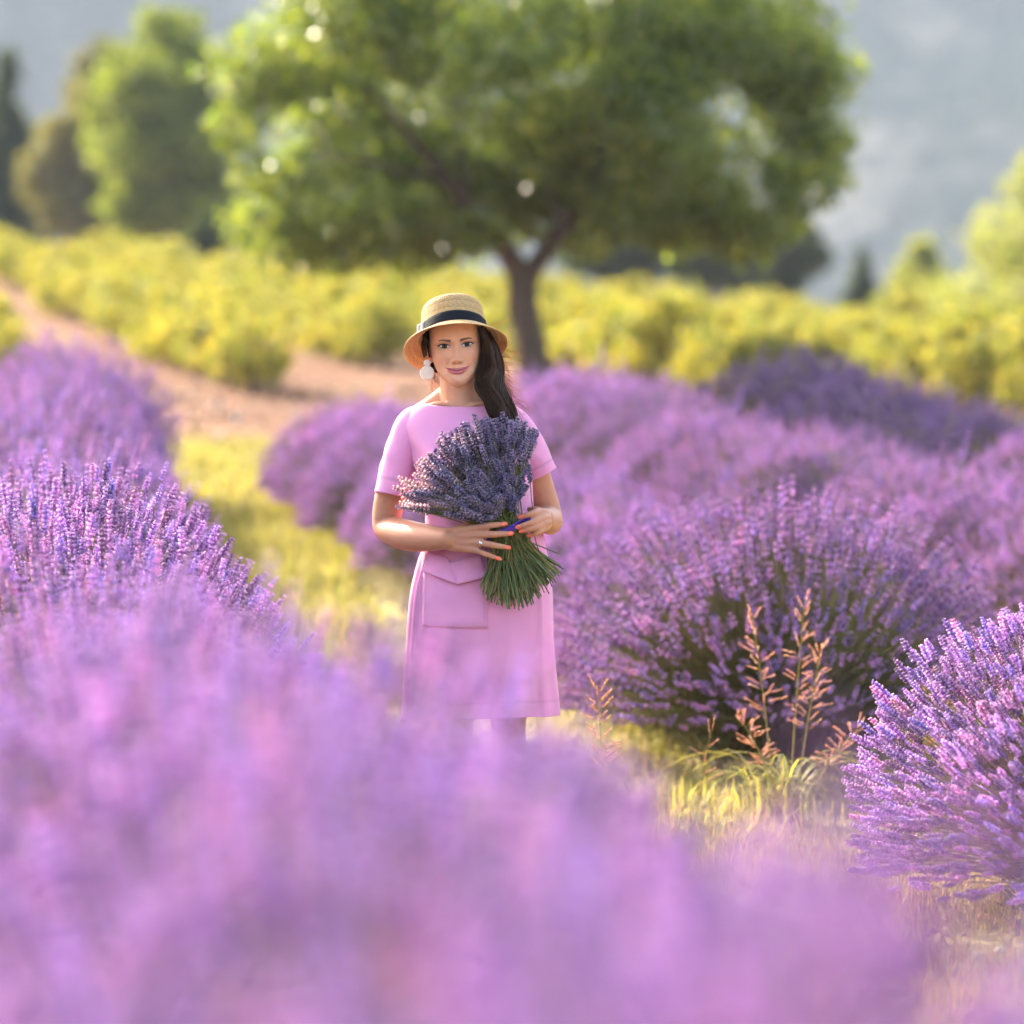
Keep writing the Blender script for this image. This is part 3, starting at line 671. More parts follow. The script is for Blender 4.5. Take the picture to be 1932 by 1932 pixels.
# ---------------------------------------------------------------- the woman
def C1(cx, cy, y=0.0): return PX(739.6 + cx * 0.1406, 528.3 + cy * 0.1406, y)          # close-up of the head
def C2(cx, cy, y=0.0): return PX((880 + cx * 0.3002) * 0.7547, (960 + cy * 0.3002) * 0.7547, y)   # bouquet and hands
def C3(cx, cy, y=0.0): return PX((900 + cx * 0.3106) * 0.7547, (1300 + cy * 0.3106) * 0.7547, y)  # skirt
SKIN = np.array((0.68, 0.335, 0.205))
WX, WZ = -0.1, float(gz(-0.1, 0.0))
person = empty('person', (WX, 0, WZ), label='woman in pink dress and straw hat holding lavender bouquet', category='person')
PINV = Matrix.Translation((-WX, 0, -WZ))
def part(name, me, mat, parent=None, **k):
    """meshes of the figure are made in world coordinates and moved to the figure's base"""
    me.transform(PINV); return obj(name, me, mat, parent or person, **k)

# dress silhouette: z, centre x, half width, half depth, centre y
DR = [[0.470, -0.084, 0.232, 0.165, 0.0], [0.56, -0.085, 0.225, 0.165, 0.0], [0.66, -0.085, 0.220, 0.162, 0.0], [0.76, -0.084, 0.216, 0.158, 0.0], [0.85, -0.082, 0.208, 0.150, 0.0],
      [0.93, -0.080, 0.190, 0.138, 0.0], [1.00, -0.082, 0.168, 0.122, 0.0], [1.06, -0.088, 0.156, 0.114, 0.0], [1.12, -0.096, 0.157, 0.122, 0.0], [1.18, -0.108, 0.164, 0.134, 0.0],
      [1.24, -0.122, 0.172, 0.128, 0.005], [1.29, -0.132, 0.182, 0.112, 0.01], [1.325, -0.137, 0.184, 0.098, 0.015], [1.352, -0.139, 0.168, 0.088, 0.02], [1.374, -0.140, 0.142, 0.078, 0.022], [1.388, -0.141, 0.118, 0.07, 0.024]]
def dress_pt(th, z, out=0.0):
    t = interp(DR, z); cx, a, b, cyy = t[..., 0], t[..., 1], t[..., 2], t[..., 3]
    s, c = np.sin(th), np.cos(th); e = 0.9
    ex, ey = np.sign(s) * np.abs(s) ** e, np.sign(c) * np.abs(c) ** e
    sk = 1 - smooth(0.80, 0.98, z); lo = 1 - smooth(0.5, 0.86, z)
    d = out
    d = d - 0.020 * sk * smooth(0.90, 0.93, th) * (1 - smooth(1.5, 2.0, th))                  # inverted pleat at her left
    d = d + 0.006 * sk * np.exp(-((th - 0.86) / 0.06) ** 2)
    d = d + 0.012 * np.exp(-((th + 1.05) / 0.05) ** 2) * (1 - smooth(0.86, 0.98, z))            # side seam fold
    d = d - 0.010 * np.exp(-((th + 1.22) / 0.09) ** 2) * (1 - smooth(0.86, 0.98, z))
    d = d + 0.007 * lo * np.tanh((0.03 - th) / 0.05) * np.exp(-(th / 0.5) ** 2)               # panel edge down the middle
    d = d + lo * (0.010 * np.sin(th * 5 + 0.8) + 0.005 * np.sin(th * 11 + 2.0 + 3 * z))
    # pulls and creases in the cloth
    wr = np.sin(38 * (z + 0.10 * np.sin(th * 2.1)) + 5 * th) * np.exp(-((z - 1.02) / 0.07) ** 2) * 0.0055
    wr = wr + 0.0040 * np.sin(26 * z - 9 * th + 2 * np.sin(th * 3)) * np.exp(-((z - 0.72) / 0.12) ** 2) * np.exp(-((th + 0.3) / 0.5) ** 2)
    wr = wr + 0.0030 * np.sin(30 * z + 7 * th) * np.exp(-((z - 1.24) / 0.05) ** 2)
    d = d + wr
    bust = 0.030 * (np.exp(-((th - 0.52) / 0.33) ** 2) + np.exp(-((th + 0.52) / 0.33) ** 2)) * np.exp(-((z - 1.195) / 0.055) ** 2)
    r = np.sqrt((ex * a) ** 2 + (ey * b) ** 2)
    nx, ny = ex / a, -ey / b; nn = np.sqrt(nx ** 2 + ny ** 2)
    return np.stack([cx + ex * a + nx / nn * (d + bust * 0.3), cyy - ey * b + ny / nn * (d + bust), z], -1)
def dress_front(X, Z, out=0.0):
    """point on the front of the dress above (X, Z)"""
    X, Z = np.broadcast_arrays(np.asarray(X, float), np.asarray(Z, float)); th = np.zeros_like(X)
    t = interp(DR, Z); th = np.arcsin(np.clip((X - t[..., 0]) / t[..., 1], -0.995, 0.995))
    for _ in range(6):
        e = X - dress_pt(th, Z, out)[..., 0]; th = np.clip(th + e / np.maximum(t[..., 1] * np.cos(th), 0.03) * 0.8, -1.5, 1.5)
    return dress_pt(th, Z, out)

PINK = np.array((0.88, 0.375, 0.63))
def build_dress():
    nt, nz = 220, 200
    th = np.arange(nt) / nt * 2 * pi - pi; s = np.linspace(0, 1, nz); TH, S = np.meshgrid(th, s, indexing='ij')
    top = 1.390 - 0.018 * np.clip(np.cos(TH), 0, 1) ** 1.5 - 0.004 * np.clip(-np.cos(TH), 0, 1)
    hem = 0.488 + 0.006 * np.sin(TH) + 0.004 * np.sin(3 * TH + 1)
    Z = hem + (top - hem) * S; V = dress_pt(TH, Z)
    V[..., 1] += 0.0
    st = -0.0022 * np.exp(-((Z - hem - 0.043) / 0.0018) ** 2)           # stitched hem line
    V[..., 1] -= st * np.cos(TH); V[..., 0] += st * np.sin(TH)
    C = np.tile(PINK, (nt * nz, 1)); C = C * (1 - 0.25 * np.exp(-((Z - hem - 0.043) / 0.002) ** 2)).reshape(-1, 1)
    d = part('dress', mesh('dress', V.reshape(-1, 3), [grid_faces(nt, nz, True)], C, True), M['dress'])
    m = d.modifiers.new('thickness', 'SOLIDIFY'); m.thickness = 0.0025; m.offset = -1
    # sleeves
    for pts, hemtilt in (([[-0.258, 0.02, 1.345, 0.042], [-0.284, 0.016, 1.318, 0.054], [-0.310, 0.012, 1.255, 0.0575], [-0.328, 0.006, 1.190, 0.0565], [-0.344, 0.0, 1.118, 0.056]], (0.10)),
                         ([[-0.020, 0.02, 1.346, 0.042], [0.004, 0.022, 1.322, 0.054], [0.038, 0.026, 1.268, 0.057], [0.064, 0.032, 1.222, 0.054], [0.086, 0.036, 1.178, 0.052]], (-0.2))):
        n = 46; sp = spline(pts, n); P, R = sp[:, :3], sp[:, 3]
        sides = 64; a = np.arange(sides) / sides * 2 * pi; A, K = np.meshgrid(a, np.arange(n), indexing='xy')
        T = norm(np.gradient(P, axis=0)); u = norm(np.cross(np.array([[0, 1.0, 0]]), T)); v = np.cross(T, u)
        rr = R[:, None] * (1 + 0.02 * np.sin(3 * A + K * 0.2) + 0.022 * np.sin(2 * A - K * 0.35) * smooth(10, 40, K) + 0.030 * np.sin(K * 0.55 + 2.2 * np.sin(A + 0.6) + A) * np.exp(-((K - 26) / 11.0) ** 2) * (0.5 + 0.5 * np.sin(A * 1 + 2.0)))
        V = P[:, None] + rr[..., None] * (np.cos(A)[..., None] * u[:, None] * 0.9 + np.sin(A)[..., None] * v[:, None] * 1.04)
        V = V.transpose(1, 0, 2)
        f = grid_faces(sides, n, True)
        line = np.exp(-((np.arange(n) - (n - 8)) / 0.7) ** 2) * 0.22
        C = np.tile(PINK, (sides * n, 1)) * (1 - np.tile(line, sides))[:, None]
        o = part('sleeve', mesh('sleeve', V.reshape(-1, 3), [f], C, True), M['dress'], d)
        m = o.modifiers.new('thickness', 'SOLIDIFY'); m.thickness = 0.003; m.offset = -1
    # patch pocket and its folded flap (corner points read from the photograph, laid on the skirt)
    def patch(name, quad, out, nu=26, nv=22, curl=0.0, par=None, edge=0.0):
        q = [C3(*p, -0.15) for p in quad]; u = np.linspace(0, 1, nu); v = np.linspace(0, 1, nv); U, W = np.meshgrid(u, v, indexing='ij')
        X = (1 - U) * (1 - W) * q[0][0] + U * (1 - W) * q[1][0] + U * W * q[2][0] + (1 - U) * W * q[3][0]
        Z = (1 - U) * (1 - W) * q[0][2] + U * (1 - W) * q[1][2] + U * W * q[2][2] + (1 - U) * W * q[3][2]
        V = dress_front(X, Z, out) ; bulge = np.sin(pi * U) * np.sin(pi * W)
        V[..., 1] -= 0.004 * bulge * (1 + 0.6 * np.sin(U * 9 + W * 7)) + curl * W ** 2
        ed = np.minimum(np.minimum(U, 1 - U) * nu, np.minimum(W, 1 - W) * nv)
        C = PINK * (1 - edge * np.exp(-((ed - 1.2) / 0.8) ** 2))[..., None]
        o = part(name, mesh(name, V.reshape(-1, 3), [grid_faces(nu, nv)], C.reshape(-1, 3), True), M['dress'], par)
        m = o.modifiers.new('thickness', 'SOLIDIFY'); m.thickness = 0.005; m.offset = 0
    patch('pocket', [(508, 330), (1015, 330), (1030, 868), (500, 866)], 0.004, par=d, edge=0.15)
    patch('pocket_flap', [(572, 272), (700, 306), (790, 520), (492, 416)], 0.012, curl=0.014, par=d, edge=0.1)
    patch('pocket_flap', [(712, 352), (962, 286), (1022, 456), (786, 518)], 0.014, curl=0.014, par=d, edge=0.1)
build_dress()

# --- body: torso under the dress, neck, arms, hands, legs in one continuous skin
def build_body():
    g = Geo()
    def L(pts, n=24, sides=18):
        V, F3, F4 = limb(pts, n, sides); g.add(V, F3, F4)
    # torso, slimmer than the dress
    zs = np.linspace(0.80, 1.34, 30); th = np.arange(40) / 40 * 2 * pi; T, Z = np.meshgrid(th, zs, indexing='ij'); t = interp(DR, Z)
    V = np.stack([t[..., 0] + np.sin(T) * (t[..., 1] - 0.03), t[..., 3] - np.cos(T) * (t[..., 2] - 0.03), Z], -1).reshape(-1, 3)
    F = grid_faces(40, 30, True); n0 = len(V); V = np.vstack([V, [[-0.08, 0, 0.80], [-0.14, 0.01, 1.34]]])
    i = np.arange(40); cap = np.vstack([np.stack([i * 30, ((i + 1) % 40) * 30, np.full(40, n0)], -1)[:, ::-1], np.stack([i * 30 + 29, ((i + 1) % 40) * 30 + 29, np.full(40, n0 + 1)], -1)])
    g.add(V, cap, F)
    # neck and trapezius
    L([[-0.143, 0.022, 1.30, 0.085], [-0.147, 0.020, 1.365, 0.072], [-0.150, 0.014, 1.398, 0.0575], [-0.152, 0.008, 1.43, 0.054], [-0.153, 0.008, 1.47, 0.054], [-0.156, 0.010, 1.53, 0.05]], 30, 28)
    for sx, zz in ((-0.285, 1.318), (0.005, 1.325)):
        L([[-0.150, 0.03, 1.43, 0.034], [(-0.150 + sx) / 2 - 0.003 * np.sign(sx + .14), 0.03, 1.378, 0.034], [sx, 0.022, zz, 0.042]], 18, 18)
    # collar bones
    L([[-0.165, -0.038, 1.372, 0.007], [-0.21, -0.034, 1.380, 0.008], [-0.27, -0.005, 1.362, 0.008]], 14, 10)
    L([[-0.128, -0.038, 1.372, 0.007], [-0.08, -0.034, 1.380, 0.008], [-0.02, -0.005, 1.362, 0.008]], 14, 10)
    # her right arm (left in the picture)
    L([[-0.292, 0.012, 1.305, 0.050], [-0.320, 0.016, 1.22, 0.048], [-0.345, 0.024, 1.13, 0.0455], [-0.358, 0.028, 1.065, 0.0425], [-0.360, 0.020, 1.026, 0.0375], [-0.325, -0.03, 1.012, 0.0435], [-0.275, -0.10, 1.004, 0.043], [-0.222, -0.168, 1.002, 0.036], [-0.178, -0.222, 1.003, 0.029]], 60, 24)
    # her left arm
    L([[0.012, 0.02, 1.312, 0.046], [0.052, 0.035, 1.22, 0.043], [0.083, 0.055, 1.13, 0.041], [0.103, 0.062, 1.070, 0.039], [0.106, 0.035, 1.048, 0.039], [0.106, -0.03, 1.046, 0.0395], [0.100, -0.11, 1.050, 0.034], [0.094, -0.185, 1.058, 0.027]], 60, 24)
    # her right hand: back of the hand to the camera
    B1 = frames(np.array([[0.08, -0.045, -0.004]]))[0]
    W1 = np.array([-0.178, -0.222, 1.003])
    kn = [C2(1035, 1200, -0.262), C2(1052, 1258, -0.268), C2(1048, 1322, -0.266), C2(1018, 1380, -0.258)]
    for j, kk in enumerate(kn):   # metacarpals form the palm
        w0 = W1 + np.array([0.004, 0.004, 0.016 - 0.0115 * j])
        L([[*w0, 0.0165], [*((w0 + kk) / 2 + [0, 0.002, 0]), 0.0145], [*kk, 0.0108]], 12, 14)
    L([[*(W1 + [0, 0.012, 0]), 0.02], [*((kn[1] + kn[2]) / 2 * 0.6 + W1 * 0.4 + [0, 0.014, 0]), 0.017]], 8, 14)
    fing = {}
    F1 = [[kn[0], C2(1130, 1182, -0.283), C2(1200, 1174, -0.285), C2(1252, 1168, -0.281)], [kn[1], C2(1168, 1254, -0.289), C2(1248, 1250, -0.291), C2(1303, 1246, -0.287)],
          [kn[2], C2(1152, 1338, -0.288), C2(1228, 1352, -0.290), C2(1282, 1360, -0.286)], [kn[3], C2(1096, 1412, -0.279), C2(1160, 1434, -0.281), C2(1206, 1450, -0.278)]]
    rad1 = [0.0095, 0.0097, 0.0092, 0.0081]
    for f, rr in zip(F1, rad1): L([[*f[0], rr * 1.14], [*((f[0] + f[1]) / 2), rr * 0.98], [*f[1], rr * 1.02], [*f[2], rr * 0.9], [*f[3], rr * 0.74]], 22, 14)
    L([[*(W1 + [0.01, 0.014, 0.014]), 0.015], [*C2(965, 1180, -0.205), 0.0125], [*C2(1050, 1150, -0.175), 0.0105], [*C2(1120, 1140, -0.165), 0.008]], 16, 14)   # thumb behind the stems
    # her left hand wraps the front from the right
    W2 = np.array([0.094, -0.185, 1.058])
    kn2 = [C2(1556, 1062, -0.252), C2(1584, 1112, -0.258), C2(1594, 1160, -0.256), C2(1590, 1206, -0.248)]
    for j, kk in enumerate(kn2):
        w0 = W2 + np.array([0.0, 0.0, 0.012 - 0.009 * j]); L([[*w0, 0.016], [*((w0 + kk) / 2 + [0.006, 0, 0]), 0.0142], [*kk, 0.0108]], 12, 14)
    L([[*W2, 0.019], [*(np.mean(kn2, 0) * 0.7 + W2 * 0.3 + np.array([-0.006, 0.006, 0])), 0.017]], 8, 14)
    F2 = [[kn2[0], C2(1512, 1078, -0.286), C2(1462, 1092, -0.290), C2(1424, 1103, -0.282)], [kn2[1], C2(1515, 1150, -0.294), C2(1450, 1172, -0.298), C2(1402, 1186, -0.290)],
          [kn2[2], C2(1528, 1196, -0.292), C2(1472, 1212, -0.296), C2(1430, 1222, -0.288)], [kn2[3], C2(1556, 1234, -0.278), C2(1520, 1248, -0.282), C2(1494, 1257, -0.275)]]
    rad2 = [0.0095, 0.0095, 0.0091, 0.0081]
    for f, rr in zip(F2, rad2): L([[*f[0], rr * 1.14], [*f[1], rr * 1.05], [*f[2], rr * 0.9], [*f[3], rr * 0.76]], 22, 14)
    L([[*(W2 + [-0.006, -0.005, 0.012]), 0.014], [*C2(1550, 1060, -0.185), 0.0125], [*C2(1515, 1050, -0.155), 0.0105], [*C2(1480, 1045, -0.135), 0.0085]], 16, 14)
    # legs and feet
    for sx, dy in ((-0.160, 0.015), (-0.010, -0.01)):
        L([[sx, dy, 0.86, 0.075], [sx, dy, 0.66, 0.07], [sx, dy - 0.012, 0.50, 0.054], [sx, dy - 0.006, 0.44, 0.049], [sx, dy + 0.02, 0.33, 0.051], [sx, dy + 0.014, 0.18, 0.036], [sx, dy + 0.01, 0.08, 0.031], [sx, dy + 0.012, 0.055, 0.03]], 40, 20)
        L([[sx, dy + 0.035, 0.045, 0.027], [sx, dy - 0.04, 0.045, 0.032], [sx + (0.006 if sx > -0.1 else -0.006), dy - 0.13, 0.03, 0.028]], 20, 16)
    me = g.mesh('body')
    tmp = bpy.data.objects.new('tmp', me); COL.objects.link(tmp)
    m = tmp.modifiers.new('r', 'REMESH'); m.mode = 'VOXEL'; m.voxel_size = 0.0032; m.use_smooth_shade = True
    m2 = tmp.modifiers.new('s', 'SMOOTH'); m2.factor = 0.5; m2.iterations = 3
    dg = bpy.context.evaluated_depsgraph_get(); ev = tmp.evaluated_get(dg)
    em = ev.to_mesh(); nv = len(em.vertices); co = np.empty(nv * 3, np.float32); em.vertices.foreach_get('co', co); co = co.reshape(-1, 3).astype(float)
    em.calc_loop_triangles(); tri = np.empty(len(em.loop_triangles) * 3, np.int32); em.loop_triangles.foreach_get('vertices', tri); tri = tri.reshape(-1, 3)
    ev.to_mesh_clear(); bpy.data.objects.remove(tmp); bpy.data.meshes.remove(me)
    return co, tri, F1, rad1, F2, rad2

# --- head
EYE = C1(855, 868, -0.075)                      # point midway between the eyes
HEADC = np.array([EYE[0], 0.008, EYE[2]])       # head axis at eye level
ROLL = radians(4.6)
def head_tf(P):
    """local head coordinates (x to picture right, f forward, z up) -> world, with the head's tilt"""
    P = np.asarray(P, float); x, f, z = P[..., 0], P[..., 1], P[..., 2]
    pitch = radians(-1.5); f2 = f * cos(pitch) - z * sin(pitch); z2 = f * sin(pitch) + z * cos(pitch)
    z3 = z2 + 0.0; c, s = cos(ROLL), sin(ROLL)
    return np.stack([HEADC[0] + x * c - z3 * s, HEADC[1] - f2, HEADC[2] + x * s + z3 * c], -1)
# z, half width, front, back, mid
HD = [[-0.1175, 0.002, 0.070, -0.066, 0.068], [-0.1160, 0.0105, 0.079, -0.056, 0.066], [-0.1125, 0.0185, 0.0855, -0.044, 0.062], [-0.106, 0.0275, 0.0900, -0.026, 0.054], [-0.096, 0.0380, 0.0925, -0.008, 0.042], [-0.084, 0.0505, 0.0915, 0.012, 0.030],
      [-0.070, 0.0580, 0.0905, 0.038, 0.020], [-0.052, 0.0640, 0.0915, 0.066, 0.010], [-0.034, 0.0685, 0.0920, 0.084, 0.004], [-0.016, 0.0712, 0.0915, 0.094, 0.0], [0.0, 0.0725, 0.0905, 0.098, 0.0], [0.016, 0.0728, 0.0935, 0.100, 0.0],
      [0.040, 0.0728, 0.0935, 0.100, 0.0], [0.065, 0.0700, 0.0850, 0.094, 0.0], [0.088, 0.060, 0.068, 0.078, 0.0], [0.105, 0.042, 0.045, 0.052, 0.0], [0.116, 0.018, 0.018, 0.022, 0.0], [0.1185, 0.002, 0.002, 0.002, 0.0]]
def g2(x, z, x0, z0, sx, sz): return np.exp(-((x - x0) / sx) ** 2 - ((z - z0) / sz) ** 2)
def head_surf(th, z, off=0.0, feat=True):
    t = interp(HD, z); wdt, fr, bk, md = t[..., 0] * 1.035, t[..., 1], t[..., 2], t[..., 3]
    s, c = np.sin(th), np.cos(th); e = 0.86
    x = wdt * np.sign(s) * np.abs(s) ** e
    f = np.where(c > 0, md + (fr - md) * np.abs(c) ** e, md - (bk + md) * np.abs(c) ** e)
    if feat:
        fw = smooth(0.0, 0.5, c); ax = np.abs(x); d = 0
        d = d - 0.0075 * g2(ax, z, 0.031, 0.001, 0.0165, 0.0095) - 0.0022 * g2(ax, z, 0.014, 0.001, 0.007, 0.010)     # sockets
        d = d + 0.0030 * g2(ax, z, 0.030, 0.016, 0.022, 0.006)                                                        # brow
        d = d + 0.0055 * g2(ax, z, 0.044, -0.030, 0.020, 0.018)                                                       # cheeks
        d = d - 0.0035 * g2(ax, z, 0.050, -0.062, 0.016, 0.018)
        prof = interp(np.array([[-0.058, 0], [-0.0535, 0.001], [-0.0490, 0.0085], [-0.0445, 0.0165], [-0.040, 0.0190], [-0.034, 0.0172], [-0.022, 0.0122], [-0.010, 0.0078], [0.002, 0.0042], [0.012, 0.001], [0.022, 0]]), z)[..., 0]
        wn = np.interp(z, [-0.05, -0.042, -0.03, -0.015, 0.0, 0.015], [0.0095, 0.0100, 0.0082, 0.0066, 0.0064, 0.009])
        d = d + prof * np.exp(-(np.abs(x) / wn) ** 2.3)
        d = d + 0.0060 * g2(ax, z, 0.0120, -0.0440, 0.0055, 0.0062) - 0.0018 * g2(ax, z, 0.0205, -0.0430, 0.0035, 0.007)  # wings
        d = d - 0.006 * g2(ax, z, 0.0068, -0.0515, 0.0034, 0.0022)                                                     # nostrils
        xs = ax / 0.0325; sm = 0.0092 * np.clip(xs, 0, 1.15) ** 2                                                       # smile lifts the corners
        zl = z - (-0.0715 + sm)
        lipw = np.clip(1 - xs ** 2, 0, 1) ** 0.55
        d = d + lipw * (0.0042 * np.exp(-((zl - 0.0035) / 0.0032) ** 2) + 0.0052 * np.exp(-((zl + 0.0052) / 0.0042) ** 2) - 0.0026 * np.exp(-(zl / 0.0011) ** 2))
        d = d - 0.0010 * g2(ax, z, 0.0325, -0.0655, 0.0045, 0.0050)                                                    # corners of the mouth
        d = d - 0.0013 * np.exp(-((ax - (0.0215 + (-0.046 - z) * 0.62)) / 0.0042) ** 2) * smooth(-0.070, -0.060, z) * (1 - smooth(-0.050, -0.042, z))   # smile folds
        d = d - 0.0030 * g2(x, z, 0, -0.0855, 0.016, 0.005) + 0.0040 * g2(x, z, 0, -0.101, 0.016, 0.011)               # chin
        d = d - 0.0010 * g2(x, z, 0, -0.060, 0.0022, 0.005)
        f = f + d * fw
    r = np.sqrt(x ** 2 + (f - md) ** 2) + 1e-6
    return np.stack([x + x / r * off, f + (f - md) / r * off, z + off * smooth(0.06, 0.115, z)], -1)
def face_color(x, f, z, c):
    col = np.tile(SKIN, (len(x), 1)); ax = np.abs(x); fw = smooth(0.05, 0.35, c)
    def mix(col, w_, rgb): w_ = (w_ * fw)[:, None]; return col * (1 - w_) + np.asarray(rgb) * w_
    col = mix(col, 0.40 * g2(ax, z, 0.046, -0.036, 0.022, 0.018), (0.56, 0.22, 0.145))                 # blush
    col = mix(col, 0.18 * g2(x, z, 0, -0.043, 0.014, 0.010), (0.60, 0.28, 0.20))
    # eyeshadow and lid line
    col = mix(col, 0.85 * g2(ax, z, 0.035, 0.0048, 0.0150, 0.0046), (0.10, 0.050, 0.040))
    col = mix(col, 0.6 * g2(ax, z, 0.037, -0.0062, 0.0125, 0.0026), (0.17, 0.085, 0.06))
    col = mix(col, 0.35 * g2(ax, z, 0.0165, -0.002, 0.004, 0.005), (0.72, 0.52, 0.42))
    # brows: arched, thinning outwards
    u = (ax - 0.0125) / 0.036; zb = 0.0128 + 0.0072 * np.clip(u, 0, 1.1) - 0.0075 * np.clip(u - 0.62, 0, 1) ** 1.3 * 2
    hb = 0.0040 * (1.05 - 0.72 * np.clip(u, 0, 1)) + 0.0004
    wb = np.clip(1.25 - (np.abs(z - zb) / hb) ** 2, 0, 1) * smooth(-0.03, 0.08, u) * (1 - smooth(0.94, 1.02, u))
    col = mix(col, 0.88 * np.clip(wb, 0, 1), (0.040, 0.018, 0.013))
    # lips
    xs = ax / 0.0325; sm = 0.0092 * np.clip(xs, 0, 1.15) ** 2; zl = z - (-0.0715 + sm)
    up = 0.0070 * np.clip(1 - xs ** 2, 0, 1) ** 0.7 - 0.0011 * np.exp(-(x / 0.0035) ** 2); dn = 0.0120 * np.clip(1 - xs ** 2, 0, 1) ** 0.6
    inl = smooth(-0.0006, 0.0006, up - zl) * smooth(-0.0006, 0.0006, dn + zl) * (1 - smooth(0.94, 1.0, xs))
    col = mix(col, 0.92 * inl, (0.48, 0.125, 0.155))
    col = mix(col, 0.85 * np.exp(-(zl / 0.0009) ** 2) * (1 - smooth(1.02, 1.10, xs)), (0.13, 0.03, 0.03))
    col = mix(col, 0.8 * g2(ax, z, 0.0068, -0.0512, 0.0030, 0.0014), (0.12, 0.04, 0.03))                 # nostrils
    col = mix(col, 0.8 * g2(x, z, 0.0315, -0.0550, 0.0011, 0.0011), (0.10, 0.045, 0.03))                # beauty spot
    return col
def build_head():
    nth, nz = 300, 300
    th = np.arange(nth) / nth * 2 * pi - pi; th = th - 0.42 * np.sin(th)         # denser towards the face
    zz = np.linspace(HD[0][0], HD[-1][0], nz); T, Z = np.meshgrid(th, zz, indexing='ij')
    P = head_surf(T, Z).reshape(-1, 3); C = face_color(P[:, 0], P[:, 1], P[:, 2], np.cos(T).ravel())
    return head_tf(P), grid_faces(nth, nz, True), C

co, tri, F1, rad1, F2, rad2 = build_body()
hv, hq, hc = build_head()
r_ = np.random.default_rng(77)
bc = np.tile(SKIN * np.array((0.74, 0.66, 0.62)), (len(co), 1))
nk = smooth(1.32, 1.40, co[:, 2])[:, None]; bc = bc * (1 - nk) + SKIN * np.array((0.95, 0.92, 0.9)) * nk
for f, rr in list(zip(F1, rad1)) + list(zip(F2, rad2)):          # knuckles a little redder
    for jn in f[:2]:
        w_ = 0.35 * np.exp(-(np.linalg.norm(co - jn, axis=1) / 0.009) ** 2)[:, None]; bc = bc * (1 - w_) + np.array((0.46, 0.19, 0.12)) * w_
g = Geo(); g.add(co, F3=tri, C=bc); g.add(hv, F4=hq, C=hc)
# ears
for sx in (-1, 1):
    u = np.linspace(0, 2 * pi, 26, endpoint=False); ring = []
    for k, (sr, dp) in enumerate(((0.05, 0.004), (0.55, 0.002), (0.8, 0.009), (1.0, 0.011), (0.96, 0.004), (0.7, -0.006))):
        ring.append(np.stack([sx * (0.070 + dp + 0 * u), -0.004 + 0.015 * sr * np.cos(u) * (1 - 0.25 * np.sin(u) * -1), -0.018 + 0.030 * sr * np.sin(u)], -1))
    V = head_tf(np.array(ring).reshape(-1, 3)); f = []
    for k in range(5):
        for j in range(26): f.append([k * 26 + j, k * 26 + (j + 1) % 26, (k + 1) * 26 + (j + 1) % 26, (k + 1) * 26 + j])
    g.add(V, F4=np.array(f), C=SKIN * np.array((1, 0.9, 0.88)))
body = part('body', g.mesh('body', True), M['skin'])

# eyes: curved almond lens with iris and pupil, framed by lashes
def build_eyes():
    for sx in (-1, 1):
        cx, cz = 0.0318, -0.0012; nu, nv = 70, 40
        u = np.linspace(-1, 1, nu); v = np.linspace(-1, 1, nv); U, W = np.meshgrid(u, v, indexing='ij')
        hw = 0.0168
        top = 0.0056 * (1 - np.abs(U) ** 2.3) ** 0.75; bot = -0.0042 * (1 - np.abs(U) ** 2.0) ** 0.9
        lx = U * hw; lz = np.where(W > 0, W * top, -W * bot) + 0.0016 * U
        x = cx + lx; z = cz + lz
        def surf(x, z):
            t = interp(HD, z); s = np.clip(x / t[..., 0], 0, 0.999) ** (1 / 0.86); th = np.arcsin(s); return head_surf(th, z)
        f0 = surf(np.full(1, cx), np.full(1, cz))[0, 1]
        f = surf(x, z)[..., 1]; f = f + 0.0007 + 0.0026 * (1 - U ** 2) * np.sqrt(np.clip(1 - W ** 2, 0, 1))
        d = np.hypot(lx - 0.0002, lz - 0.0012); C = np.tile(np.array((0.52, 0.48, 0.46)), (nu, nv, 1))
        C = np.where((d < 0.0070)[..., None], np.array((0.050, 0.026, 0.015)), C); C = np.where((np.abs(d - 0.0066) < 0.0008)[..., None], np.array((0.02, 0.012, 0.01)), C)
        C = np.where((d < 0.0026)[..., None], np.array((0.004, 0.004, 0.004)), C)
        C = C * np.where(U * 1 < -0.88, 0.85, 1.0)[..., None]
        P = np.stack([sx * x, f, z], -1)
        e = part('eye', mesh('eye', head_tf(P.reshape(-1, 3)), [grid_faces(nu, nv)], C.reshape(-1, 3), True), M['eye'], body)
        # upper lash line with a small wing, lower lash line
        for k, (zz, rr, ext) in enumerate(((top[:, 0], 0.0018, 0.006), (bot[:, 0], 0.0007, 0.0))):
            un = np.linspace(-0.98, 1.0, 26); xx = un * hw; zc = (0.0056 * (1 - np.abs(un) ** 2.3).clip(0) ** 0.75 if k == 0 else -0.0042 * (1 - np.abs(un) ** 2.0).clip(0) ** 0.9) + 0.0016 * un
            if ext: xx = np.append(xx, hw + ext); zc = np.append(zc, 0.0045); un = np.append(un, 1.2)
            ff = np.interp(xx, [-hw, 0, hw, hw + 0.006], [f[0, nv // 2], f[nu // 2, nv // 2] - 0.001, f[-1, nv // 2], f[-1, nv // 2] - 0.0022]) + 0.0016
            Pl = head_tf(np.stack([sx * (cx + xx), ff, cz + zc + (0.0006 if k == 0 else 0)], -1))
            R = rr * np.interp(un, [-1, -0.6, 0.3, 1.0, 1.2], [0.35, 0.75, 1.1, 1.0, 0.15])
            V, Q = tubes(Pl[None], R[None], 6); gg = Geo(); gg.add(V, F4=Q, C=(0.012, 0.008, 0.007)); part('eyelashes', gg.mesh('eyelashes', True), M['ribbon'], body)
build_eyes()

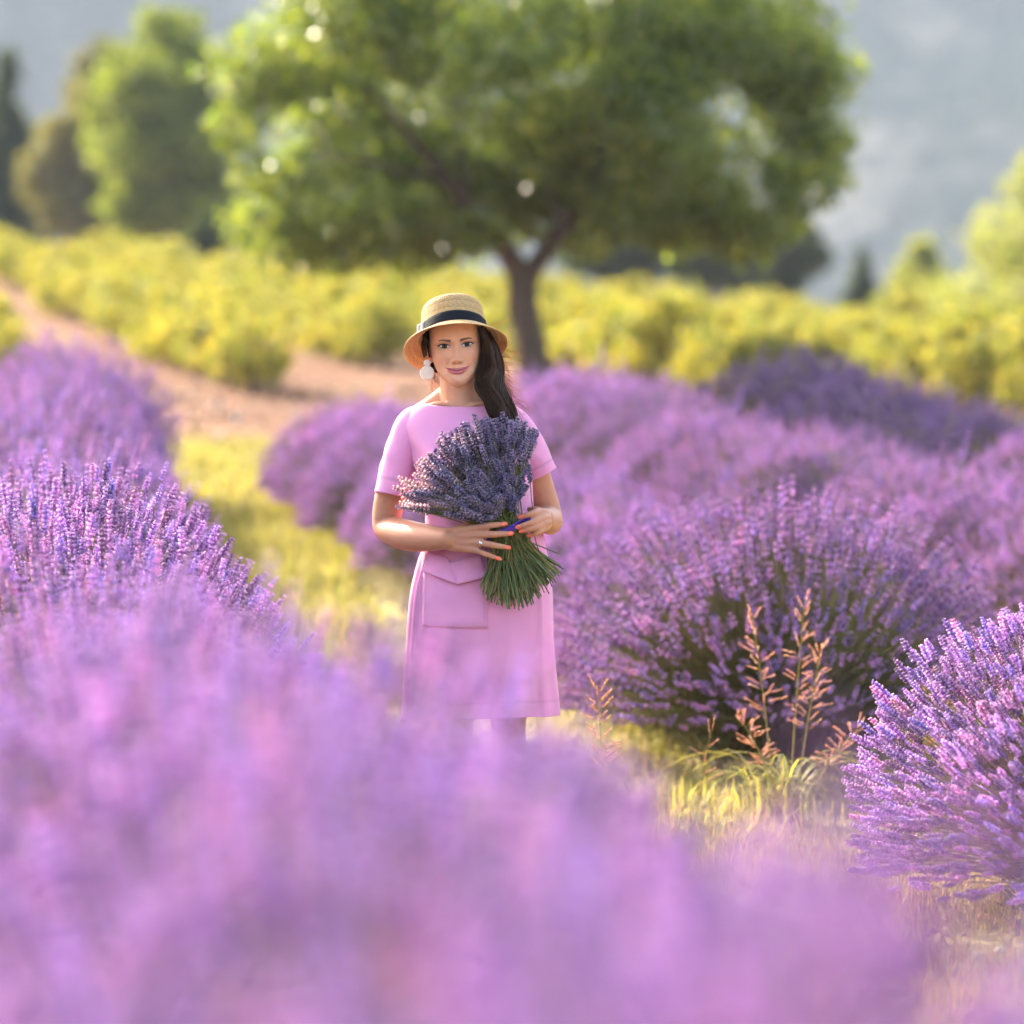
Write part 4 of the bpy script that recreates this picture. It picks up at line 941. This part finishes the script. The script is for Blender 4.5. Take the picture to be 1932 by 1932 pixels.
# nails
def build_nails():
    for F, rad, hand in ((F1, rad1, 0), (F2, rad2, 1)):
        for f, rr in zip(F, rad):
            d = norm((f[3] - f[2])[None])[0]; out = np.array([0, -1.0, 0]); out = out - d * np.dot(out, d); out /= np.linalg.norm(out); sd_ = np.cross(d, out)
            c = f[3] + d * 0.0045 + out * rr * 0.50
            u = np.linspace(-1, 1, 14); v = np.linspace(-1, 1, 9); U, W = np.meshgrid(u, v, indexing='ij')
            wd = rr * 0.66 * np.where(U > 0, (1 - (U * 0.97) ** 2.2) ** 0.7, (1 - 0.35 * U ** 4)); hl = 0.0092
            P = c + (U * hl)[..., None] * d + (W * wd)[..., None] * sd_ + ((1 - W ** 2) * rr * 0.30 + 0.0008 - 0.0012 * np.clip(U, 0, 1) ** 2)[..., None] * out
            o = part('fingernail', mesh('fingernail', P.reshape(-1, 3), [grid_faces(14, 9)], np.tile((0.86, 0.17, 0.10), (126, 1)), True), M['gloss'], body)
            m = o.modifiers.new('t', 'SOLIDIFY'); m.thickness = 0.0009; m.offset = 0
    p0, p1 = F1[2][0], F1[2][1]; c = p0 * 0.72 + p1 * 0.28; d = norm((p1 - p0)[None]); B = frames(d)[0]
    a = np.linspace(0, 2 * pi, 33)[:-1]; ringp = c + 0.0102 * (np.cos(a)[:, None] * B[:, 0] + np.sin(a)[:, None] * B[:, 1]); ringp = np.vstack([ringp, ringp[:1]])
    V, Q = tubes(ringp[None], np.full((1, 33), 0.0018), 8); gg = Geo(); gg.add(V, F4=Q, C=(0.85, 0.74, 0.62))
    V, q = ellipsoid(c + np.array([0, -0.0112, 0]), (0.0038, 0.003, 0.0045)); gg.add(V, F4=q, C=(0.9, 0.85, 0.8))
    part('ring', gg.mesh('ring', True), M['metal'], body)
build_nails()

# earring: two pearly discs hanging at her right ear, one at the left
def build_earrings():
    for sx, scale in ((-1, 1.0), (1, 0.95)):
        if sx < 0: a0, b0 = C1(472, 1115, -0.03), C1(472, 1250, -0.03)
        else:
            p = head_tf(np.array([0.080, 0.006, -0.055])); a0 = p; b0 = p - np.array([0, 0, 0.028])
        root = None
        for c, R in ((a0, 0.0102), (b0, 0.0208)):
            n = 40; a = np.arange(n) / n * 2 * pi; V = [c + np.array([0, -0.0022, 0])]
            for rr, yy in ((0.6, -0.0019), (0.92, -0.0014), (1.0, 0.0), (0.92, 0.0012)): V += [c + np.array([R * rr * cos(t), yy, R * rr * sin(t)]) for t in a]
            V.append(c + np.array([0, 0.0014, 0])); F4 = []; F3 = [[0, 1 + j, 1 + (j + 1) % n] for j in range(n)]
            for k in range(3): F4 += [[1 + k * n + j, 1 + (k + 1) * n + j, 1 + (k + 1) * n + (j + 1) % n, 1 + k * n + (j + 1) % n] for j in range(n)]
            F3 += [[1 + 3 * n + j, len(V) - 1, 1 + 3 * n + (j + 1) % n] for j in range(n)]
            gg = Geo(); gg.add(np.array(V), np.array(F3), np.array(F4), C=(0.86, 0.76, 0.68))
            root = part('earring' if root is None else 'earring_disc', gg.mesh('earring', True), M['shell'], root)
build_earrings()

# shoes
for sx, dy in ((-0.160, 0.015), (-0.010, -0.01)):
    n = 34; a = np.arange(n) / n * 2 * pi; rows = []
    for h, k in ((0.0, 0.96), (0.006, 1.0), (0.016, 1.0), (0.032, 0.9), (0.038, 0.78)):
        rows.append(np.stack([sx + 0.042 * k * np.cos(a) * (1 - 0.12 * np.sin(a)), dy - 0.045 + 0.125 * k * np.sin(a), WZ - 0.004 + h + 0 * a], -1))
    V = np.array(rows).reshape(-1, 3); f = [[k * n + j, k * n + (j + 1) % n, (k + 1) * n + (j + 1) % n, (k + 1) * n + j] for k in range(4) for j in range(n)]
    gg = Geo(); gg.add(V, F4=np.array(f), C=(0.55, 0.42, 0.33)); part('shoe', gg.mesh('shoe', True), M['ribbon'])

# --- hat
HATR = ROLL + radians(2.2)
HC = C1(846, 802, -0.006)
def hat_tf(P):
    P = np.asarray(P, float); x, y, z = P[..., 0], P[..., 1], P[..., 2]
    t = radians(25); y2 = y * cos(t) + z * sin(t); z2 = -y * sin(t) + z * cos(t)      # tipped back: the front rises
    c, s = cos(HATR), sin(HATR)
    return np.stack([HC[0] + x * c - z2 * s, HC[1] + y2, HC[2] + x * s + z2 * c], -1)
def build_hat():
    # profile (r, z) from the middle of the crown to the brim edge, then back underneath
    prof = [(0.0, 0.110), (0.03, 0.1095), (0.058, 0.1075), (0.075, 0.102), (0.083, 0.091), (0.0862, 0.074), (0.0885, 0.052), (0.0915, 0.026), (0.0945, 0.010), (0.102, 0.003), (0.117, -0.007), (0.133, -0.018), (0.149, -0.029)]
    p = np.array(prof); s = spline(p, 420); L = np.concatenate([[0], np.cumsum(np.linalg.norm(np.diff(s, axis=0), axis=1))])
    tg = norm(np.gradient(s, axis=0)); nrm = np.stack([-tg[:, 1], tg[:, 0]], -1); nrm[:, :] *= np.sign(nrm[200, 0])
    pitch = 0.0075; ph = (L / pitch) % 1; scal = 0.0019 * np.sqrt(np.clip(1 - (2 * ph - 1) ** 2, 0, 1)); row = (L / pitch).astype(int)
    nth = 360; a = np.arange(nth) / nth * 2 * pi
    A, K = np.meshgrid(a, np.arange(420), indexing='ij')
    plait = np.sin(A * 92 + row[K] * 1.7 + (ph[K] - 0.5) * 5) ; h = scal[K] * (0.75 + 0.35 * plait)
    ov = 1 + 0.06 * np.sin(A) ** 2 * 0; wave = 0.004 * np.sin(2 * A + 0.6) * smooth(0.10, 0.148, s[K, 0])
    R = s[K, 0] + nrm[K, 0] * h; Z = s[K, 1] + nrm[K, 1] * h + wave
    V = np.stack([R * np.cos(A) * 0.985, R * np.sin(A) * 1.10, Z], -1)
    tone = 0.86 + 0.14 * plait + 0.10 * np.sin(row[K] * 2.3); C = np.array((0.62, 0.40, 0.17)) * tone[..., None]
    C = C * (0.72 + 0.28 * np.minimum(1, scal[K] / 0.0012))[..., None]
    h_ = part('straw_hat', mesh('straw_hat', hat_tf(V).reshape(-1, 3), [grid_faces(nth, 420, True)], C.reshape(-1, 3), True), M['straw'])
    m = h_.modifiers.new('t', 'SOLIDIFY'); m.thickness = 0.003; m.offset = -1
    # black ribbon
    zs = np.array([0.005, 0.007, 0.018, 0.030, 0.040, 0.0425]); rs = np.interp(zs, [0.0, 0.010, 0.026, 0.05], [0.0985, 0.0955, 0.0925, 0.0895]) + np.array([0.0040, 0.0056, 0.0058, 0.0058, 0.0056, 0.0040])
    nn = 120; a = np.arange(nn) / nn * 2 * pi; A, K = np.meshgrid(a, np.arange(6), indexing='ij')
    V = np.stack([rs[K] * np.cos(A) * 0.985, rs[K] * np.sin(A) * 1.10, zs[K] + 0.0006 * np.sin(A * 3)], -1)
    part('hat_ribbon', mesh('hat_ribbon', hat_tf(V).reshape(-1, 3), [grid_faces(nn, 6, True)], np.tile((0.008, 0.009, 0.013), (nn * 6, 1)), True), M['ribbon'], h_)
    # flat bow of the ribbon at her right, seen edge-on
    for k, (a0, a1, lift, col) in enumerate(((3.20, 3.72, 0.008, (0.30, 0.28, 0.26)), (3.30, 3.60, 0.013, (0.26, 0.25, 0.24)))):
        aa = np.linspace(a0, a1, 14); zz = np.linspace(0.002, 0.042, 8); A, Z = np.meshgrid(aa, zz, indexing='ij')
        R = np.interp(Z, [0.0, 0.010, 0.026, 0.05], [0.0985, 0.0955, 0.0925, 0.0895]) + 0.004 + lift * np.sin((A - a0) / (a1 - a0) * pi) ** 0.6
        V = np.stack([R * np.cos(A), R * np.sin(A) * 1.10, Z], -1)
        o = part('bow_loop', mesh('bow_loop', hat_tf(V).reshape(-1, 3), [grid_faces(14, 8)], np.tile(col, (112, 1)), True), M['ribbon'], h_)
        m = o.modifiers.new('t', 'SOLIDIFY'); m.thickness = 0.0015
build_hat()

# --- hair: scalp cap, thick lock over her left shoulder, flyaways coloured as backlit
def build_hair():
    r = np.random.default_rng(31); g = Geo()
    nth, nz = 160, 110; th = np.linspace(radians(74), radians(286), nth); zz = np.linspace(-0.075, 0.1185, nz); T, Z = np.meshgrid(th, zz, indexing='ij')
    ang = np.where(T > pi, T - 2 * pi, T)
    off = 0.007 + 0.0022 * np.sin(T * 60 + 3 * np.sin(Z * 50)) + 0.004 * smooth(-0.02, -0.07, Z)
    P = head_surf(T, Z, feat=False); t = interp(HD, Z); md = t[..., 3]; rr = np.sqrt(P[..., 0] ** 2 + (P[..., 1] - md) ** 2) + 1e-6
    P[..., 0] += P[..., 0] / rr * off; P[..., 1] += (P[..., 1] - md) / rr * off
    P[..., 1] = np.where(Z < -0.03, np.minimum(P[..., 1], -0.005 + 0.02 * 0), P[..., 1])
    g.add(head_tf(P).reshape(-1, 3), F4=grid_faces(nth, nz), C=(0.020, 0.0105, 0.007))
    # hair over the temple and front hairline under the hat
    # lock: inner and outer edge read along its length
    inn = [C1(1150, 640, -0.045), C1(1196, 760, -0.052), C1(1210, 900, -0.050), C1(1212, 1060, -0.048), C1(1180, 1220, -0.055), C1(1130, 1340, -0.075), C1(1160, 1480, -0.095), C1(1240, 1640, -0.105), C1(1330, 1800, -0.115), C1(1420, 1980, -0.125), C1(1480, 2120, -0.13)]
    outr = [C1(1270, 660, -0.01), C1(1350, 800, -0.01), C1(1420, 930, -0.01), C1(1465, 1090, -0.012), C1(1490, 1240, -0.02), C1(1510, 1380, -0.035), C1(1545, 1520, -0.055), C1(1600, 1670, -0.075), C1(1640, 1820, -0.095), C1(1640, 1990, -0.115), C1(1600, 2130, -0.125)]
    n = 40; A = spline(inn, n); Bq = spline(outr, n)
    nu = 24; u = np.linspace(0, 1, nu)
    for side, dep in ((0, -0.030), (1, 0.026)):    # front and back sheet of the lock
        uw = np.clip(u[:, None] * 0.86 + 0.07 + 0.07 * np.sin(np.arange(n)[None] / n * 17 + (0 if side == 0 else 2)), 0, 1)[..., None]; V = A[None] * (1 - uw) + Bq[None] * uw
        V[..., 1] += dep * np.sin(pi * np.clip(u, 0.0, 1))[:, None] ** 0.8 * (1 - 0.5 * smooth(28, 40, np.arange(n)))[None, :] + 0.0028 * np.sin(u * 40 + 0)[:, None]
        g.add(V.reshape(-1, 3), F4=grid_faces(nu, n), C=(0.017, 0.009, 0.006))
    part('hair', g.mesh('hair', True), M['hair'])
    gs = Geo(); N = 900; NL = 13; lid = r.integers(0, NL, N); lcu = (np.arange(NL) + 0.5) / NL * 1.06 - 0.03; uu = lcu[lid] + r.normal(0, 0.022, N); lay = np.where(lid % 2 == 0, 1, -1) * r.uniform(0.2, 1, N); lay[r.random(N) < 0.35] *= -1; K = 26; t = np.linspace(0, 1, K)
    i0 = t * (n - 1); a = np.stack([np.interp(i0, np.arange(n), A[:, j]) for j in range(3)], -1); b = np.stack([np.interp(i0, np.arange(n), Bq[:, j]) for j in range(3)], -1)
    du = uu[:, None] + 0.085 * np.sin(t[None] * (13 + (lid % 4) * 2.2)[:, None] + lid[:, None] * 1.9) * smooth(0.12, 0.5, t)[None] + 0.03 * np.sin(t[None] * r.uniform(3, 9, (N, 1)) + r.uniform(0, 6, (N, 1))) + r.normal(0, 0.05, (N, 1)) * t[None] ** 2
    P = a[None] * (1 - du[..., None]) + b[None] * du[..., None]
    P[..., 1] += (np.where(lay > 0, -0.034, 0.030) + 0.006 * np.sin(lid * 2.4))[:, None] * np.sin(pi * np.clip(du, 0.02, 0.98)) ** 0.8 * (1 - 0.45 * t[None] ** 3)
    P += r.normal(0, 0.0012, (N, 1, 3)); Ln = np.clip(0.86 + 0.14 * np.sin(lid * 3.7) + r.normal(0, 0.05, N), 0.55, 1.03)
    tt = t[None] * Ln[:, None]; Pq = np.empty_like(P)
    for i in range(N):
        for j in range(3): Pq[i, :, j] = np.interp(tt[i], t, P[i, :, j]) if Ln[i] <= 1 else P[i, :, j]
    R = np.broadcast_to(np.interp(t, [0, 0.1, 0.8, 1], [0.0009, 0.0013, 0.0011, 0.0003]), (N, K)) * r.uniform(0.6, 1.2, (N, 1))
    V, Q = tubes(Pq, R, 4); cc = np.repeat(np.array((0.034, 0.0165, 0.010)) * r.uniform(0.5, 1.6, (N, 1)) * (0.5 + 1.1 * ((lid * 7) % NL) / NL)[:, None], K * 4, 0); gs.add(V, F4=Q, C=cc)
    # flyaways on the outer side, golden backlight painted into their colour
    N2 = 190; s0 = r.uniform(0.02, 0.72, N2); K2 = 14; t2 = np.linspace(0, 1, K2)
    o = np.stack([np.interp(s0 * (n - 1), np.arange(n), Bq[:, j]) for j in range(3)], -1) + np.array([-0.012, 0.01, 0]); ln = r.uniform(0.03, 0.085, N2)
    dirv = norm(np.stack([r.uniform(0.15, 1.0, N2), r.uniform(-0.2, 0.9, N2), r.uniform(-1.1, 0.8, N2) + 0.5 * (0.35 - s0)], -1))
    P = o[:, None] + dirv[:, None] * (t2[None, :, None] * ln[:, None, None]) + np.array([0, 0, -1]) * (t2 ** 2)[None, :, None] * (ln * r.uniform(0.0, 0.9, N2))[:, None, None]
    P = P + np.stack([np.sin(t2[None] * r.uniform(4, 14, (N2, 1)) + r.uniform(0, 6, (N2, 1))) * 0.006 * t2[None], np.zeros((N2, K2)), np.cos(t2[None] * r.uniform(4, 12, (N2, 1))) * 0.004 * t2[None]], -1)
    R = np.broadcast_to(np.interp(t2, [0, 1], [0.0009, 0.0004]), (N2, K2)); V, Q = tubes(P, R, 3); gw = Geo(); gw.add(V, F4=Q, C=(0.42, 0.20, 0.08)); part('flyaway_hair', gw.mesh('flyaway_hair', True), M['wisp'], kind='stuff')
    # a few wisps at the nape on the other side, same painted backlight
    N3 = 26; K3 = 10; t3 = np.linspace(0, 1, K3); o = C1(520, 1180, 0.03)[None] + r.normal(0, 0.006, (N3, 3)); e = C1(600, 1420, 0.03)[None] + r.normal(0, 0.012, (N3, 3)); m_ = (o + e) / 2 + r.normal(0, 0.008, (N3, 3))
    P = (1 - t3[None, :, None]) ** 2 * o[:, None] + 2 * (t3 * (1 - t3))[None, :, None] * m_[:, None] + (t3 ** 2)[None, :, None] * e[:, None]
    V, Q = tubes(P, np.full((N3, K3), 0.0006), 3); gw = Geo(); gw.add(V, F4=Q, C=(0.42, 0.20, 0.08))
    part('nape_hair', gw.mesh('nape_hair', True), M['wisp'], kind='stuff')
    # strands at the temple on the left
    N4 = 60; u4 = r.random(N4); K4 = 12; t4 = np.linspace(0, 1, K4)
    o = C1(470, 720, -0.05)[None] * (1 - u4[:, None]) + C1(400, 830, -0.02)[None] * u4[:, None]; e = C1(468, 1010, -0.035)[None] * (1 - u4[:, None]) + C1(430, 1050, -0.01)[None] * u4[:, None]
    m_ = (o + e) / 2 + np.array([-0.006, -0.003, 0])
    P = (1 - t4[None, :, None]) ** 2 * o[:, None] + 2 * (t4 * (1 - t4))[None, :, None] * m_[:, None] + (t4 ** 2)[None, :, None] * e[:, None]
    V, Q = tubes(P, np.full((N4, K4), 0.0012), 4); gs.add(V, F4=Q, C=(0.022, 0.011, 0.007))
    part('hair_strands', gs.mesh('hair_strands', True), M['hair'])
build_hair()

# ---------------------------------------------------------------- bouquet
def build_bouquet():
    r = np.random.default_rng(88)
    T = C2(1290, 1175, -0.195)
    root = empty('lavender_bouquet', T - np.array([0, 0, 0.0]), label='cut lavender bouquet tied with purple ribbon in her hands', category='bouquet')
    cal, pet = np.array((0.085, 0.07, 0.155)), np.array((0.33, 0.27, 0.42))
    SP = []
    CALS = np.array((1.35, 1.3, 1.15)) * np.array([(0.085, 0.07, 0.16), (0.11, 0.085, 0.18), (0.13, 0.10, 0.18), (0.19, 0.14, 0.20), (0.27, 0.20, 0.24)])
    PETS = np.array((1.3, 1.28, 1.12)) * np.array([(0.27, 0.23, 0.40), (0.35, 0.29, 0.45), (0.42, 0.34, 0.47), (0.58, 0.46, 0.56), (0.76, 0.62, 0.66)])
    for i in range(5):
        rr = np.random.default_rng(700 + i); v, f, c = spike_template(rr, 8, 6, L=0.05 + 0.006 * i, W=0.0082, calyx=CALS[i], petal=PETS[i]); SP.append(mesh('flower_spike', v, [f], c))
    
    N = 350
    for i in range(N):
        u = r.random(); al = radians(72 + 96 * u ** 0.92); layer = r.uniform(-1, 1)
        ml = np.interp(degrees_(al), [72, 90, 111, 135, 150, 168], [0.285, 0.305, 0.315, 0.285, 0.285, 0.31]); f = 1.0 - abs(r.normal(0, 0.22)); f = max(f, 0.34)
        if r.random() < 0.22: f = r.uniform(0.30, 0.62); layer = r.uniform(-1, -0.45)
        ln = ml * f - 0.05
        thin = 0.105 * (1 - 0.35 * abs(layer)) 
        d = np.array([cos(al), 0, sin(al)]); yo = layer * 0.085 * (0.4 + 0.6 * f) - 0.035 * (1 - f)
        perp = np.array([sin(al), 0, -cos(al)])
        base = T + np.array([r.normal(0, 0.022), layer * 0.045 + r.normal(0, 0.01), r.normal(0, 0.008)])
        tip = base * 0.25 + T * 0.75 + d * ln + np.array([0, yo, 0]) + perp * r.normal(0, 0.012)
        bl = np.interp(degrees_(al), [72, 110, 168], [0.19, 0.225, 0.185]) * r.uniform(0.82, 1.08)
        be = radians(249 + (degrees_(al) - 72) * 0.72 + r.normal(0, 5)); bot = T + np.array([cos(be), 0, sin(be)]) * bl + np.array([0, -layer * 0.055 - 0.012 + r.normal(0, 0.01), 0])
        # keep the cut ends clear of the dress
        bot[1] = min(bot[1], -0.185)
        P = spline([bot, base * 0.6 + bot * 0.4, base, base * 0.5 + tip * 0.5 + perp * r.normal(0, 0.006), tip], 12)
        V, Q = tubes(P[None], np.interp(np.arange(12), [0, 6, 11], [0.0019, 0.0016, 0.0012])[None], 4)
        V = V - T; c = np.array((0.17, 0.195, 0.07)) * r.uniform(0.65, 1.5) * (np.array((1.5, 1.1, 1.0)) if r.random() < 0.25 else 1)
        st = obj('stem', mesh('stem', V, [Q], np.tile(c, (len(V), 1)), True), M['stem'], root)
        dirv = norm((P[-1] - P[-3])[None] + r.normal(0, 0.004, (1, 3)))[0]
        lit = 1.5 * max(0, u - 0.25) * f + 0.25 * (layer > 0); vi = min(4, max(0, int(r.normal(1.0 + 2.6 * lit * (r.random() < 0.75), 0.9))))  # outer left spikes lean to paler petals, sunlight painted into the colour
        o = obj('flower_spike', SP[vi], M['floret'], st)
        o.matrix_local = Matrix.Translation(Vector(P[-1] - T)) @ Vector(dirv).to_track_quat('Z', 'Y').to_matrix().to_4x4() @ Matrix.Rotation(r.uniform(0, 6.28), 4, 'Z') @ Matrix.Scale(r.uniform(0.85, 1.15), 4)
    # purple ribbon
    ax = np.array([cos(radians(113)), 0, sin(radians(113))]); e1 = np.array([ax[2], 0, -ax[0]]); e2 = np.array([0, 1.0, 0])
    g = Geo()
    for k in range(3):
        n = 60; a = np.arange(n + 1) / n * 2 * pi; c = (k - 1) * 0.006
        P = (np.cos(a)[:, None] * e1 * 0.066 + np.sin(a)[:, None] * e2 * 0.073) + ax * (c + 0.003 * np.sin(a * 2 + k))[:, None] - ax * 0.01
        V, Q = tubes(P[None], np.full((1, n + 1), 0.0042), 6); g.add(V, F4=Q, C=np.array((0.10, 0.045, 0.30)) * (0.8 + 0.2 * k))
    obj('ribbon', g.mesh('ribbon', True), M['ribbon'], root)
degrees_ = math.degrees
build_bouquet()
# ---------------------------------------------------------------- air
def haze():
    x0, x1, y0, y1, z0, z1 = -1700, 1700, -200, 2400, -60, 330
    V = np.array([[x, y, z] for x in (x0, x1) for y in (y0, y1) for z in (z0, z1)])
    F = np.array([[0, 1, 3, 2], [4, 6, 7, 5], [0, 4, 5, 1], [2, 3, 7, 6], [0, 2, 6, 4], [1, 5, 7, 3]])
    m = bpy.data.materials.new('haze_air'); m.use_nodes = True; t = m.node_tree; t.nodes.clear()
    out = t.nodes.new('ShaderNodeOutputMaterial'); v = t.nodes.new('ShaderNodeVolumePrincipled')
    v.inputs['Color'].default_value = (0.72, 0.84, 1.0, 1); v.inputs['Density'].default_value = HAZE; v.inputs['Anisotropy'].default_value = 0.0
    t.links.new(v.outputs[0], out.inputs['Volume'])
    obj('haze', mesh('haze', V, [F]), m, kind='stuff')
HAZE = 0.00036
haze()
